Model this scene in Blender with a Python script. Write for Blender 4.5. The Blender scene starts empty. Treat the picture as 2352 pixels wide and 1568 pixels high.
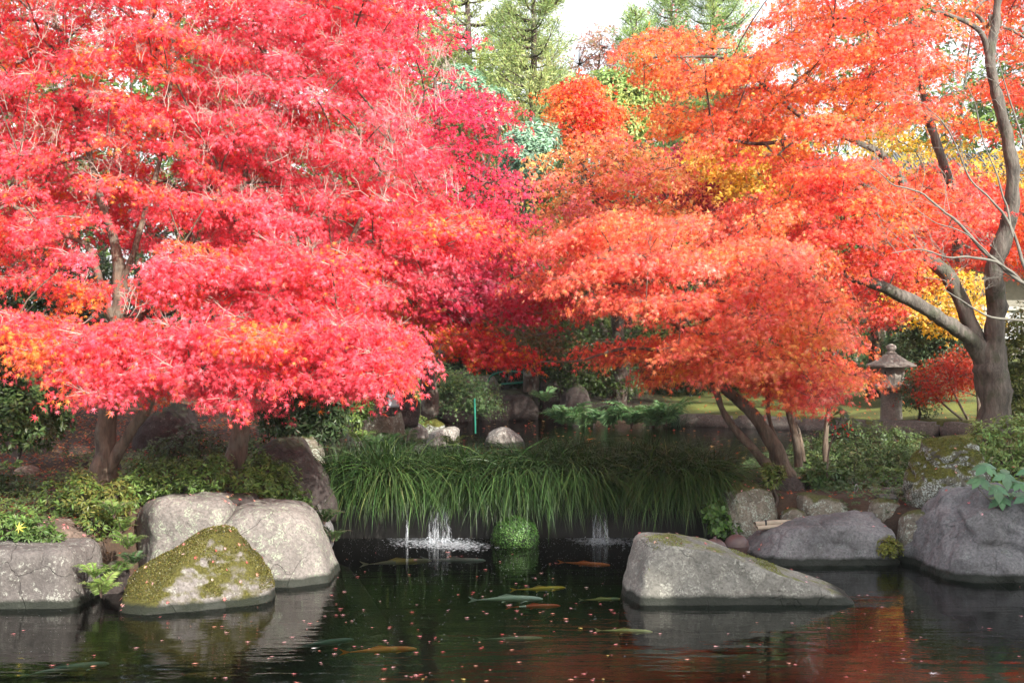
import bpy, bmesh, math, random
import numpy as np
from mathutils import Vector
random.seed(7); rng = np.random.default_rng(7)
C = bpy.context.scene.collection
R = math.radians
F = 3231.0; HZ = 730.0; CX = 1176.0; CH = 2.5       # focal length in px of a 2352 px wide picture, horizon row, camera height

# ------------------------------------------------------------------ camera, light, exposure
cam = bpy.data.objects.new('camera', bpy.data.cameras.new('camera')); C.objects.link(cam)
cam.location = (0, 0, CH); cam.rotation_euler = (R(90), 0, 0)
cam.data.sensor_width = 36; cam.data.lens = 36 * F / 2352
cam.data.shift_y = (HZ - 784) / 2352
cam.data.clip_start = .1; cam.data.clip_end = 2000
bpy.context.scene.camera = cam
SUN_AZ, SUN_EL = R(36), R(31)                       # sun behind the camera and to the right
W = bpy.data.worlds.new('World'); bpy.context.scene.world = W; W.use_nodes = True
nt = W.node_tree; bg = nt.nodes['Background']
sk = nt.nodes.new('ShaderNodeTexSky'); sk.sky_type = 'NISHITA'; sk.sun_disc = False
sk.sun_elevation = SUN_EL; sk.sun_rotation = math.pi - SUN_AZ; sk.dust_density = 5.0; sk.air_density = 1.0
tc = nt.nodes.new('ShaderNodeTexCoord'); cn = nt.nodes.new('ShaderNodeTexNoise'); cn.inputs['Scale'].default_value = 2.2; cn.inputs['Detail'].default_value = 6
cmp_ = nt.nodes.new('ShaderNodeMapping'); cmp_.inputs['Scale'].default_value = (1, 1, 3); nt.links.new(tc.outputs['Generated'], cmp_.inputs[0]); nt.links.new(cmp_.outputs[0], cn.inputs[0])
cr_ = nt.nodes.new('ShaderNodeMapRange'); cr_.inputs[1].default_value = .3; cr_.inputs[2].default_value = .6; cr_.inputs[3].default_value = .35; cr_.inputs[4].default_value = .95; nt.links.new(cn.outputs['Fac'], cr_.inputs[0])
cx_ = nt.nodes.new('ShaderNodeMix'); cx_.data_type = 'RGBA'; cx_.inputs[7].default_value = (4.5, 4.6, 4.75, 1); nt.links.new(cr_.outputs[0], cx_.inputs[0]); nt.links.new(sk.outputs[0], cx_.inputs[6])   # thin high cloud
nt.links.new(cx_.outputs[2], bg.inputs[0]); bg.inputs[1].default_value = .15
sl = bpy.data.lights.new('sun', 'SUN'); sl.energy = 4.3; sl.angle = R(.5); sl.color = (1, .94, .84)
so = bpy.data.objects.new('sun', sl); C.objects.link(so)
sdir = Vector((math.sin(SUN_AZ) * math.cos(SUN_EL), -math.cos(SUN_AZ) * math.cos(SUN_EL), math.sin(SUN_EL)))
so.rotation_euler = sdir.to_track_quat('Z', 'Y').to_euler(); so.location = (10, -10, 20)
vs = bpy.context.scene.view_settings
vs.view_transform = 'Standard'; vs.look = 'None'; vs.gamma = 1; vs.exposure = 1.3; vs.use_curve_mapping = False
cy = bpy.context.scene.cycles
cy.max_bounces = 8; cy.diffuse_bounces = 3; cy.glossy_bounces = 3; cy.transmission_bounces = 4; cy.transparent_max_bounces = 8

# ------------------------------------------------------------------ helpers
def P(x, y, Y):
    return np.array([(x - CX) * Y / F, Y, CH + (HZ - y) * Y / F])
def PW(x, y, z=0.0):                                 # point of a picture row on the plane at height z
    Y = F * (CH - z) / (y - HZ)
    return np.array([(x - CX) * Y / F, Y, z])

def vnoise(p, scale=1.0, seed=0):
    p = np.asarray(p, float) * scale + seed * 17.31 + 100
    i = np.floor(p).astype(np.int64); f = p - i; f = f * f * (3 - 2 * f)
    def h(a, b, c):
        n = (a * 73856093) ^ (b * 19349663) ^ (c * 83492791)
        n = (n ^ (n >> 13)) * 1274126177 & 0x7fffffff
        return ((n ^ (n >> 16)) & 0xffff) / 65535.0
    o = 0
    for dx in (0, 1):
        for dy in (0, 1):
            for dz in (0, 1):
                w = (f[:, 0] if dx else 1 - f[:, 0]) * (f[:, 1] if dy else 1 - f[:, 1]) * (f[:, 2] if dz else 1 - f[:, 2])
                o = o + w * h(i[:, 0] + dx, i[:, 1] + dy, i[:, 2] + dz)
    return o * 2 - 1
def fbm(p, scale, octv=4, seed=0, gain=.5):
    a, s, o = 1.0, scale, 0
    for k in range(octv):
        o = o + a * vnoise(p, s, seed + k); a *= gain; s *= 2.03
    return o
def norm(v): return v / np.maximum(np.linalg.norm(v, axis=-1, keepdims=True), 1e-9)

def mk(name, V, Fs, mat, parent=None, cols=None, smooth=False):
    """one mesh object; Fs is one (n,k) int array or a list of them; cols (nfaces,3)"""
    if not isinstance(Fs, list): Fs = [Fs]
    Fs = [f for f in Fs if len(f)]
    me = bpy.data.meshes.new(name)
    V = np.asarray(V, np.float32)
    me.vertices.add(len(V)); me.vertices.foreach_set('co', V.ravel())
    loops = np.concatenate([f.ravel() for f in Fs]).astype(np.int32)
    tot = np.concatenate([np.full(len(f), f.shape[1]) for f in Fs])
    start = np.concatenate([[0], np.cumsum(tot)[:-1]]).astype(np.int32)
    me.loops.add(len(loops)); me.loops.foreach_set('vertex_index', loops)
    me.polygons.add(len(tot)); me.polygons.foreach_set('loop_start', start)
    me.polygons.foreach_set('use_smooth', np.full(len(tot), smooth))
    me.update(calc_edges=True)
    if cols is not None:
        at = me.attributes.new('lc', 'FLOAT_COLOR', 'FACE')
        c4 = np.ones((len(tot), 4), np.float32); c4[:, :3] = cols
        at.data.foreach_set('color', c4.ravel())
    me.materials.append(mat)
    o = bpy.data.objects.new(name, me); C.objects.link(o)
    if parent is not None: o.parent = parent
    return o
def tag(o, label=None, cat=None, group=None, kind=None):
    if label: o['label'] = label
    if cat: o['category'] = cat
    if group: o['group'] = group
    if kind: o['kind'] = kind
    return o
def empty(name, loc, label, cat, group=None, rz=0):
    o = bpy.data.objects.new(name, None); C.objects.link(o); o.location = tuple(loc); o.rotation_euler = (0, 0, rz)
    o.empty_display_size = .1
    return tag(o, label, cat, group)
def place(o, root):                                  # vertices were given in world space: move them under the root's frame
    o.parent = root; o.location = -root.location if root.rotation_euler.z == 0 else (0, 0, 0)
    return o
class MB:                                            # mesh collector
    def __init__(s): s.V = []; s.F = {}; s.n = 0; s.c = {}
    def add(s, V, Fa, col=None):
        V = np.asarray(V, float).reshape(-1, 3); Fa = np.asarray(Fa, int)
        s.V.append(V); s.F.setdefault(Fa.shape[1], []).append(Fa + s.n)
        s.c.setdefault(Fa.shape[1], []).append(np.tile(col, (len(Fa), 1)) if col is not None and np.ndim(col) == 1 else (col if col is not None else np.zeros((len(Fa), 3))))
        s.n += len(V)
    def build(s, name, mat, root=None, smooth=False, cols=False):
        ks = sorted(s.F)
        o = mk(name, np.concatenate(s.V), [np.concatenate(s.F[k]) for k in ks], mat, None,
               np.concatenate([np.concatenate(s.c[k]) for k in ks]) if cols else None, smooth)
        if root is not None: place(o, root)
        return o

def box_vf(c, s, rz=0, tilt=(0, 0)):
    v = np.array([[x, y, z] for x in (-.5, .5) for y in (-.5, .5) for z in (-.5, .5)]) * np.array(s)
    if rz: 
        cz, sz = math.cos(rz), math.sin(rz); v = np.stack([v[:, 0] * cz - v[:, 1] * sz, v[:, 0] * sz + v[:, 1] * cz, v[:, 2]], 1)
    f = np.array([[0, 1, 3, 2], [4, 6, 7, 5], [0, 4, 5, 1], [2, 3, 7, 6], [0, 2, 6, 4], [1, 5, 7, 3]])
    return v + np.array(c), f
def lathe(prof, n=12, c=(0, 0, 0), rot=0):
    prof = np.array(prof, float); a = np.arange(n) / n * 2 * math.pi + rot
    V = np.concatenate([np.stack([r * np.cos(a), r * np.sin(a), np.full(n, z)], 1) for r, z in prof]) + np.array(c)
    f = []
    for k in range(len(prof) - 1):
        for j in range(n): f.append([k * n + j, k * n + (j + 1) % n, (k + 1) * n + (j + 1) % n, (k + 1) * n + j])
    return V, np.array(f)

def catmull(pts, sub=6):
    pts = np.asarray(pts, float)
    if len(pts) < 3: 
        t = np.linspace(0, 1, sub + 1)[:, None]; return pts[0] * (1 - t) + pts[-1] * t
    Q = np.vstack([2 * pts[0] - pts[1], pts, 2 * pts[-1] - pts[-2]]); out = []
    for i in range(1, len(Q) - 2):
        t = np.linspace(0, 1, sub, endpoint=False)[:, None]
        a, b, c, d = Q[i - 1], Q[i], Q[i + 1], Q[i + 2]
        out.append(.5 * ((2 * b) + (-a + c) * t + (2 * a - 5 * b + 4 * c - d) * t ** 2 + (-a + 3 * b - 3 * c + d) * t ** 3))
    out.append(pts[-1:]); return np.vstack(out)
def tube(mb, pts, rad, n=8, rough=0.0, cap=True, seed=0):
    pts = np.asarray(pts, float); rad = np.asarray(rad, float)
    T = norm(np.gradient(pts, axis=0)); u = np.cross(T[0], [0, 0, 1.0]) if abs(T[0][2]) < .9 else np.cross(T[0], [0, 1.0, 0])
    u /= np.linalg.norm(u); U = []
    for t in T:
        u = u - t * u.dot(t); u /= np.linalg.norm(u); U.append(u)
    U = np.array(U); B = np.cross(T, U); a = np.arange(n) / n * 2 * math.pi
    V = pts[:, None] + rad[:, None, None] * (np.cos(a)[None, :, None] * U[:, None] + np.sin(a)[None, :, None] * B[:, None])
    V = V.reshape(-1, 3)
    if rough:
        d = norm(V - np.repeat(pts, n, 0)); V = V + d * (fbm(V, 6, 3, seed) * rough * np.repeat(rad, n))[:, None]
    m = len(pts); i = np.arange(m - 1)[:, None] * n; j = np.arange(n)[None]
    f = np.stack([i + j, i + (j + 1) % n, i + n + (j + 1) % n, i + n + j], -1).reshape(-1, 4)
    mb.add(V, f)
    if cap:
        e = V[-n:]; mb.add(np.vstack([e, e.mean(0)]), np.stack([np.arange(n), (np.arange(n) + 1) % n, np.full(n, n)], 1))
def segs(mb, A, B, ra, rb, n=3):                     # many straight thin twigs at once
    A, B = np.asarray(A, float), np.asarray(B, float); m = len(A)
    if m == 0: return
    ra = np.broadcast_to(ra, (m,)); rb = np.broadcast_to(rb, (m,))
    T = norm(B - A); h = np.where(np.abs(T[:, 2:3]) > .9, [[1.0, 0, 0]], [[0, 0, 1.0]]); U = norm(np.cross(T, h)); W_ = np.cross(T, U)
    a = np.arange(n) / n * 2 * math.pi
    ring = np.cos(a)[None, :, None] * U[:, None] + np.sin(a)[None, :, None] * W_[:, None]
    V = np.concatenate([A[:, None] + ring * ra[:, None, None], B[:, None] + ring * rb[:, None, None]], 1).reshape(-1, 3)
    j = np.arange(n); f = np.stack([j, (j + 1) % n, n + (j + 1) % n, n + j], 1)
    mb.add(V, (np.arange(m)[:, None, None] * 2 * n + f[None]).reshape(-1, 4))

# ------------------------------------------------------------------ materials
def newmat(name):
    m = bpy.data.materials.new(name); m.use_nodes = True
    return m, m.node_tree, m.node_tree.nodes['Principled BSDF']
def nd(t, typ, **kw):
    n = t.nodes.new(typ)
    for k, v in kw.items(): setattr(n, k, v)
    return n
def ramp(t, src, stops):
    r = nd(t, 'ShaderNodeValToRGB'); e = r.color_ramp.elements
    while len(e) < len(stops): e.new(.5)
    for el, (p, c) in zip(e, stops): el.position = p; el.color = (*c, 1) if len(c) == 3 else c
    t.links.new(src, r.inputs[0]); return r.outputs[0]
def noise(t, scale, detail=5, rough=.55, vec=None, dist=0):
    n = nd(t, 'ShaderNodeTexNoise'); n.inputs['Scale'].default_value = scale; n.inputs['Detail'].default_value = detail
    n.inputs['Roughness'].default_value = rough; n.inputs['Distortion'].default_value = dist
    if vec is not None: t.links.new(vec, n.inputs['Vector'])
    return n.outputs['Fac']
def mixc(t, fac, a, b, mode='MIX'):
    m = nd(t, 'ShaderNodeMix', data_type='RGBA', blend_type=mode)
    if isinstance(fac, (int, float)): m.inputs[0].default_value = fac
    else: t.links.new(fac, m.inputs[0])
    for s, i in ((a, 6), (b, 7)):
        if isinstance(s, tuple): m.inputs[i].default_value = (*s, 1)
        else: t.links.new(s, m.inputs[i])
    return m.outputs[2]
def math_(t, op, a, b=None):
    m = nd(t, 'ShaderNodeMath', operation=op, use_clamp=False)
    for s, i in ((a, 0), (b, 1)):
        if s is None: continue
        if isinstance(s, (int, float)): m.inputs[i].default_value = s
        else: t.links.new(s, m.inputs[i])
    return m.outputs[0]
def maprange(t, v, a, b, c=0, d=1):
    m = nd(t, 'ShaderNodeMapRange'); t.links.new(v, m.inputs[0])
    for i, x in zip((1, 2, 3, 4), (a, b, c, d)): m.inputs[i].default_value = x
    return m.outputs[0]
def bump(t, h, p, strength=.4, dist=.02):
    b = nd(t, 'ShaderNodeBump'); b.inputs['Strength'].default_value = strength; b.inputs['Distance'].default_value = dist
    t.links.new(h, b.inputs['Height']); t.links.new(b.outputs[0], p.inputs['Normal'])
def wpos(t): return nd(t, 'ShaderNodeNewGeometry').outputs['Position']
def wsep(t, which='Position'):
    g = nd(t, 'ShaderNodeNewGeometry'); s = nd(t, 'ShaderNodeSeparateXYZ'); t.links.new(g.outputs[which], s.inputs[0]); return s.outputs

def leafmat(name, rough=.42, trans=.35, spec=.5, tint=1.15):
    m, t, p = newmat(name)
    at = nd(t, 'ShaderNodeAttribute', attribute_name='lc', attribute_type='GEOMETRY')
    p.inputs['Roughness'].default_value = rough; p.inputs['Specular IOR Level'].default_value = spec
    t.links.new(at.outputs['Color'], p.inputs['Base Color'])
    tr = nd(t, 'ShaderNodeBsdfTranslucent')
    hs = nd(t, 'ShaderNodeHueSaturation'); hs.inputs['Saturation'].default_value = 1.1; hs.inputs['Value'].default_value = tint
    t.links.new(at.outputs['Color'], hs.inputs['Color']); t.links.new(hs.outputs[0], tr.inputs[0])
    mx = nd(t, 'ShaderNodeMixShader'); mx.inputs[0].default_value = trans
    t.links.new(p.outputs[0], mx.inputs[1]); t.links.new(tr.outputs[0], mx.inputs[2])
    t.links.new(mx.outputs[0], t.nodes['Material Output'].inputs[0]); return m
M = {}
M['leaf'] = leafmat('autumn_leaf', .42, .42, .5)
M['green'] = leafmat('green_leaf', .42, .25, .45)
M['grass'] = leafmat('grass_blade', .48, .22, .4)
def barkmat(name, a, b, sc=14, blotch=(.3, .3, .26)):
    m, t, p = newmat(name); g = wpos(t)
    mp = nd(t, 'ShaderNodeMapping'); mp.inputs['Scale'].default_value = (1, 1, .22); t.links.new(g, mp.inputs[0])
    n = noise(t, sc, 7, .65, mp.outputs[0]); n2 = noise(t, 4, 4, .6, g)
    c = ramp(t, n, [(.3, a), (.68, b)]); c = mixc(t, ramp(t, n2, [(.52, (0, 0, 0)), (.62, (.75, .75, .75))]), c, blotch)
    t.links.new(c, p.inputs['Base Color']); p.inputs['Roughness'].default_value = .85
    bump(t, n, p, 1.0, .06); return m
M['bark'] = barkmat('maple_bark', (.045, .032, .024), (.2, .15, .11), 14, (.16, .15, .12))
M['bark_grey'] = barkmat('grey_bark', (.035, .032, .028), (.2, .178, .155), 10, (.075, .085, .055))
M['bark_dark'] = barkmat('dark_bark', (.03, .02, .018), (.11, .075, .06))
def twigmat(name, col):
    m, t, p = newmat(name); n = noise(t, 9, 3, .6, wpos(t))
    t.links.new(ramp(t, n, [(.3, tuple(x * .55 for x in col)), (.7, col)]), p.inputs['Base Color']); p.inputs['Roughness'].default_value = .7; return m
M['twig_pale'] = twigmat('pale_twig', (.46, .38, .33)); M['twig_dark'] = twigmat('dark_twig', (.13, .085, .07)); M['twig_grey'] = twigmat('grey_twig', (.2, .19, .16))

def rockmat(name, a, b, lichen=(.5, .5, .46), lich=.4, moss=0.0, mosscol=(.16, .17, .03), warm=None, spots=.3, wet=True, water_z=0.0, mz=.35, streak=False):
    m, t, p = newmat(name); g = wpos(t)
    n1 = noise(t, 2.3, 8, .62, g, .4); n2 = noise(t, 38, 6, .7, g); n3 = noise(t, 9, 6, .7, g, .8)
    c = ramp(t, n1, [(.3, a), (.68, b)])
    if warm: c = mixc(t, ramp(t, noise(t, 1.1, 3, .5, g), [(.45, (0, 0, 0)), (.6, (.8, .8, .8))]), c, warm)
    c = mixc(t, ramp(t, n2, [(.35, (.75, .75, .75)), (.6, (0, 0, 0))]), c, tuple(x * .62 for x in a))
    lm = ramp(t, n3, [(.62 - lich * .2, (0, 0, 0)), (.66 - lich * .2, (.8, .8, .8))])
    lm2 = ramp(t, noise(t, 60, 3, .6, g), [(.45, (0, 0, 0)), (.6, (1, 1, 1))])
    c = mixc(t, math_(t, 'MULTIPLY', math_(t, 'MULTIPLY', lm, lm2), min(1, lich * 1.6)), c, lichen)
    if spots:
        v = nd(t, 'ShaderNodeTexVoronoi'); v.inputs['Scale'].default_value = 26; t.links.new(g, v.inputs['Vector'])
        sm = maprange(t, v.outputs['Distance'], .12, .17, 1, 0); gate = ramp(t, noise(t, 5, 2, .5, g), [(.5, (0, 0, 0)), (.56, (1, 1, 1))])
        c = mixc(t, math_(t, 'MULTIPLY', math_(t, 'MULTIPLY', sm, gate), spots), c, (.03, .03, .03))
    vd = nd(t, 'ShaderNodeTexVoronoi', feature='DISTANCE_TO_EDGE'); vd.inputs['Scale'].default_value = 1.7
    va = nd(t, 'ShaderNodeVectorMath', operation='ADD'); nv = nd(t, 'ShaderNodeTexNoise'); nv.inputs['Scale'].default_value = 3.5; nv.inputs['Detail'].default_value = 6; t.links.new(g, nv.inputs['Vector'])
    vm = nd(t, 'ShaderNodeVectorMath', operation='SCALE'); vm.inputs['Scale'].default_value = .3; t.links.new(nv.outputs['Color'], vm.inputs[0]); t.links.new(vm.outputs[0], va.inputs[0]); t.links.new(g, va.inputs[1]); t.links.new(va.outputs[0], vd.inputs['Vector'])
    ck = math_(t, 'MULTIPLY', maprange(t, vd.outputs['Distance'], .0, .012, 1, 0), ramp(t, noise(t, 1.9, 3, .5, g), [(.46, (0, 0, 0)), (.58, (1, 1, 1))]))
    c = mixc(t, math_(t, 'MULTIPLY', ck, .22), c, tuple(x * .22 for x in a))
    p.inputs['Specular IOR Level'].default_value = .22
    N = wsep(t, 'Normal'); h = math_(t, 'ADD', math_(t, 'MULTIPLY', n1, 1.0), math_(t, 'ADD', math_(t, 'MULTIPLY', n3, .5), math_(t, 'MULTIPLY', n2, .3)))
    h = math_(t, 'SUBTRACT', h, math_(t, 'MULTIPLY', ck, .4)); ht = h
    if moss:
        mn = math_(t, 'ADD', N[2], math_(t, 'MULTIPLY', math_(t, 'SUBTRACT', noise(t, 4.5, 8, .7, g), .5), 1.6))
        mk_ = maprange(t, mn, mz - .08, mz + .2, 0, moss)
        mc = ramp(t, noise(t, 45, 5, .7, g), [(.3, tuple(x * .4 for x in mosscol)), (.55, mosscol), (.75, tuple(min(1, x * 1.7) for x in mosscol))])
        c = mixc(t, mk_, c, mc)
        ht = math_(t, 'ADD', h, math_(t, 'MULTIPLY', mk_, math_(t, 'MULTIPLY', noise(t, 90, 3, .6, g), .8)))
    if wet:
        z = math_(t, 'ADD', wsep(t)[2], math_(t, 'MULTIPLY', math_(t, 'SUBTRACT', noise(t, 6, 3, .5, g), .5), .05))
        c = mixc(t, maprange(t, z, water_z + .055, water_z + .09, .95, 0), c, (.014, .018, .013))
        t.links.new(maprange(t, z, water_z + .03, water_z + .08, .6, .88), p.inputs['Roughness'])
    else: p.inputs['Roughness'].default_value = .88
    t.links.new(c, p.inputs['Base Color']); bump(t, ht, p, .75, .035); return m
M['r_grey'] = rockmat('grey_boulder_stone', (.085, .076, .073), (.17, .155, .148), lich=.5, lichen=(.36, .37, .33), spots=.2)
M['r_cream'] = rockmat('cream_boulder_stone', (.125, .115, .108), (.26, .24, .224), lichen=(.33, .4, .29), lich=.5, spots=.6)
M['r_moss'] = rockmat('mossy_boulder_stone', (.12, .105, .1), (.26, .24, .23), moss=1.0, lich=.5, spots=.4, mosscol=(.085, .08, .02), mz=.26, lichen=(.38, .38, .34))
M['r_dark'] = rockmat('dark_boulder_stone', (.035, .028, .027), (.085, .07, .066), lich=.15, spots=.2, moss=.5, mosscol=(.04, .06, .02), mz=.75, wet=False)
M['r_brown'] = rockmat('brown_boulder_stone', (.1, .075, .06), (.23, .175, .145), lich=.3, wet=False)
M['r_front'] = rockmat('lichen_speckled_stone', (.16, .157, .14), (.31, .3, .27), lichen=(.42, .42, .37), lich=.55, moss=.9, mosscol=(.16, .18, .03), mz=.98, spots=.5)
M['r_slate'] = rockmat('violet_grey_stone', (.1, .099, .103), (.25, .247, .254), lichen=(.3, .34, .32), lich=.3, moss=.8, mosscol=(.1, .12, .03), mz=1.15, spots=.15)
M['r_upright'] = rockmat('moss_capped_stone', (.075, .07, .055), (.2, .19, .155), lichen=(.5, .56, .52), lich=.8, moss=1.0, mosscol=(.1, .1, .02), mz=.38, spots=.2, wet=False)
M['r_bank'] = rockmat('weathered_bank_stone', (.12, .105, .085), (.27, .25, .2), lichen=(.4, .46, .4), lich=.6, moss=.9, mosscol=(.08, .09, .02), mz=.7, spots=.3, wet=False)
M['r_upper'] = rockmat('pond_stone', (.14, .13, .12), (.31, .29, .265), lich=.6, moss=.4, mz=1.1, water_z=.45)
M['stone_lantern'] = rockmat('lantern_granite', (.2, .185, .165), (.37, .345, .31), lichen=(.42, .42, .37), lich=.3, spots=.1, wet=False)
M['stone'] = rockmat('dressed_granite', (.1, .095, .088), (.21, .195, .175), lichen=(.5, .5, .44), lich=.3, spots=.1, wet=False)

def plain(name, col, rough=.6, metal=0, spec=.5, var=.12, sc=12):
    m, t, p = newmat(name); n = noise(t, sc, 4, .6, wpos(t))
    t.links.new(ramp(t, n, [(.3, tuple(x * (1 - var * 2) for x in col)), (.7, col)]), p.inputs['Base Color'])
    p.inputs['Roughness'].default_value = rough; p.inputs['Metallic'].default_value = metal; p.inputs['Specular IOR Level'].default_value = spec
    return m

# water: fresnel mirror over tinted clear water
def watermat(name, tint, amp, sc, streak):
    m, t, p = newmat(name); t.nodes.remove(p); g = wpos(t)
    mp = nd(t, 'ShaderNodeMapping'); mp.inputs['Scale'].default_value = streak; t.links.new(g, mp.inputs[0])
    a = noise(t, sc, 3, .5, mp.outputs[0], .3); b = noise(t, sc * 3.3, 2, .5, mp.outputs[0])
    h = math_(t, 'ADD', a, math_(t, 'MULTIPLY', b, .25))
    bp = nd(t, 'ShaderNodeBump'); bp.inputs['Strength'].default_value = amp; bp.inputs['Distance'].default_value = .02; t.links.new(h, bp.inputs['Height'])
    fr = nd(t, 'ShaderNodeFresnel'); fr.inputs[0].default_value = 1.34; t.links.new(bp.outputs[0], fr.inputs['Normal'])
    gl = nd(t, 'ShaderNodeBsdfGlossy'); gl.inputs['Roughness'].default_value = .012; t.links.new(bp.outputs[0], gl.inputs['Normal'])
    tp = nd(t, 'ShaderNodeBsdfTransparent'); tp.inputs[0].default_value = (*tint, 1)
    mx = nd(t, 'ShaderNodeMixShader'); t.links.new(fr.outputs[0], mx.inputs[0]); t.links.new(tp.outputs[0], mx.inputs[1]); t.links.new(gl.outputs[0], mx.inputs[2])
    t.links.new(mx.outputs[0], t.nodes['Material Output'].inputs[0]); return m
M['water_lo'] = watermat('pond_water', (.66, .78, .7), .34, 2.6, (.5, 1.6, 1))
M['water_up'] = watermat('upper_pond_water', (.4, .5, .38), .4, 5, (.35, 1.8, 1))

# ------------------------------------------------------------------ terrain
LOW = np.array([(-15, 2.5), (15, 2.5), (15, 13.9), (4.3, 14.1), (3.8, 14.7), (2.5, 15.2), (2.15, 16.0), (-1.8, 16.0), (-1.85, 14.2), (-2.3, 13.7), (-3.45, 13.5), (-3.7, 12.9), (-15, 12.75)])
UPP = np.array([(-1.9, 16.35), (2.1, 16.35), (2.5, 17.5), (3.3, 19.6), (5.6, 22.2), (8.6, 23.1), (8.6, 24.0), (3.1, 27.0), (1.0, 28.0), (.5, 28.6), (-2.4, 28.8), (-3.2, 24), (-2.7, 20), (-2.2, 18)])
def sdpoly(x, y, poly):
    d = np.full(x.shape, 1e9); ins = np.zeros(x.shape, bool); n = len(poly)
    for i in range(n):
        a, b = poly[i], poly[(i + 1) % n]; e = b - a; wx, wy = x - a[0], y - a[1]
        k = np.clip((wx * e[0] + wy * e[1]) / (e @ e), 0, 1); d = np.minimum(d, np.hypot(wx - e[0] * k, wy - e[1] * k))
        cnd = (a[1] > y) != (b[1] > y)
        with np.errstate(divide='ignore', invalid='ignore'):
            xi = (b[0] - a[0]) * (y - a[1]) / (b[1] - a[1]) + a[0] if b[1] != a[1] else np.full(x.shape, -1e9)
        ins ^= cnd & (x < xi)
    return np.where(ins, -d, d)
def sstep(a, b, x): t = np.clip((x - a) / (b - a), 0, 1); return t * t * (3 - 2 * t)
def ground_z(x, y):
    x = np.asarray(x, float); y = np.asarray(y, float); shp = x.shape; x = x.ravel(); y = y.ravel()
    p = np.stack([x, y, np.zeros_like(x)], 1)
    g = np.full(x.shape, .58)
    left = sstep(-1.5, -3.0, x) * sstep(12.5, 15, y)
    g = g + left * (.12 + .45 * sstep(14, 22, y))
    right = sstep(2.5, 5, x)
    g = g - .1 * right * sstep(17, 14.5, y) + .18 * sstep(6, 9, x) * sstep(17, 21, y)
    g = g + .035 * np.clip(y - 29, 0, 40) + .1 * sstep(28, 32, y) * sstep(2, -1, x) * 3
    g = g + fbm(p, .6, 3, 3) * .05 + fbm(p, 3, 2, 5) * .012
    g = np.where(y < 8, .9, g)
    dl, du = sdpoly(x, y, LOW), sdpoly(x, y, UPP)
    g = g * sstep(0.0, .45, dl) + (-.1) * (1 - sstep(0, .45, dl)) * 1.0
    wall = (np.abs(x - .15) < 2.1) & (y > 16.05) & (y < 16.5)
    g = np.where(dl < 0, -.1 - .75 * sstep(0, -.7, dl), g)
    g = np.where(du < 0, .3 - .35 * sstep(0, -.6, du), np.where(du < .35, np.minimum(g, .42 + (g - .42) * sstep(0, .3, du)), g))
    g = np.where((np.abs(x - .15) < 2.15) & (y > 15.0) & (y <= 16.05), -.8, g); g = np.where(wall, .38, g)
    return g.reshape(shp)
ax = np.concatenate([np.linspace(-120, -14, 28), np.arange(-13.5, 13.6, .11), np.linspace(14, 120, 28)])
ay = np.concatenate([np.linspace(-30, 2, 12), np.arange(2.2, 11.5, .25), np.arange(11.5, 32, .11), np.linspace(32.5, 60, 40), np.linspace(64, 300, 16)])
GX, GY = np.meshgrid(ax, ay); GZ = ground_z(GX, GY)
nx, ny = len(ax), len(ay)
ii = (np.arange(ny - 1)[:, None] * nx + np.arange(nx - 1)[None]).ravel()
gf = np.stack([ii, ii + 1, ii + nx + 1, ii + nx], 1)
gcx = GX.ravel()[gf].mean(1); gcy = GY.ravel()[gf].mean(1); pz = np.stack([gcx, gcy, 0 * gcx], 1)
nn = fbm(pz, 1.3, 4, 9)
moss = np.array([.125, .15, .028]); litter = np.array([.055, .034, .023]); soil = np.array([.03, .024, .016]); mud = np.array([.028, .055, .026])
k = sstep(2.6, 3.8, gcx + .25 * nn) * sstep(18, 22, gcy)
gc = litter * (.75 + .5 * (nn[:, None] > .1)) * (1 - k[:, None]) + moss[None] * (.8 + .5 * np.clip(nn, -.5, 1)[:, None]) * k[:, None]
k2 = (sstep(29, 31, gcy) * sstep(4.5, 2, gcx))[:, None]; gc = gc * (1 - k2) + soil * k2
uw = ((sdpoly(gcx, gcy, LOW) < .12) | (sdpoly(gcx, gcy, UPP) < .05))[:, None]; gc = np.where(uw, mud, gc)
gm, t, p = newmat('ground_litter_and_moss')
at = nd(t, 'ShaderNodeAttribute', attribute_name='lc', attribute_type='GEOMETRY'); g = wpos(t)
t.links.new(mixc(t, .75, at.outputs['Color'], ramp(t, noise(t, 24, 8, .75, g), [(.3, (.35, .35, .35)), (.7, (1.4, 1.35, 1.2))]), 'MULTIPLY'), p.inputs['Base Color'])
p.inputs['Roughness'].default_value = .95; bump(t, noise(t, 40, 6, .7, g), p, .8, .03)
tag(mk('ground', np.stack([GX.ravel(), GY.ravel(), GZ.ravel()], 1), gf, gm, None, gc, True), kind='structure')
def poly_sheet(name, poly, z, mat):
    V = np.array([(x, y, z) for x, y in poly]); o = mk(name, V, np.arange(len(V))[None], mat); return tag(o, kind='structure')
def grow(poly, d):
    c = poly.mean(0); return c + (poly - c) * (1 + d / np.maximum(np.linalg.norm(poly - c, axis=1, keepdims=True), 1))
LW = LOW.copy(); LW[:, 0] = np.where(LW[:, 0] > 2, LW[:, 0] + .5, LW[:, 0]); LW[LW[:, 0] < -1.7, 0] -= .3; LW[:, 1] = np.where(LW[:, 1] > 12.5, LW[:, 1] + .25, LW[:, 1]); LW[6:8, 1] = 16.0
poly_sheet('pond_water', LW, 0, M['water_lo'])
poly_sheet('upper_pond_water', grow(UPP, .3) * [1, 1] + [0, .1], .45, M['water_up'])
def gz1(x, y): return float(ground_z(np.array([x]), np.array([y]))[0])

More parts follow.
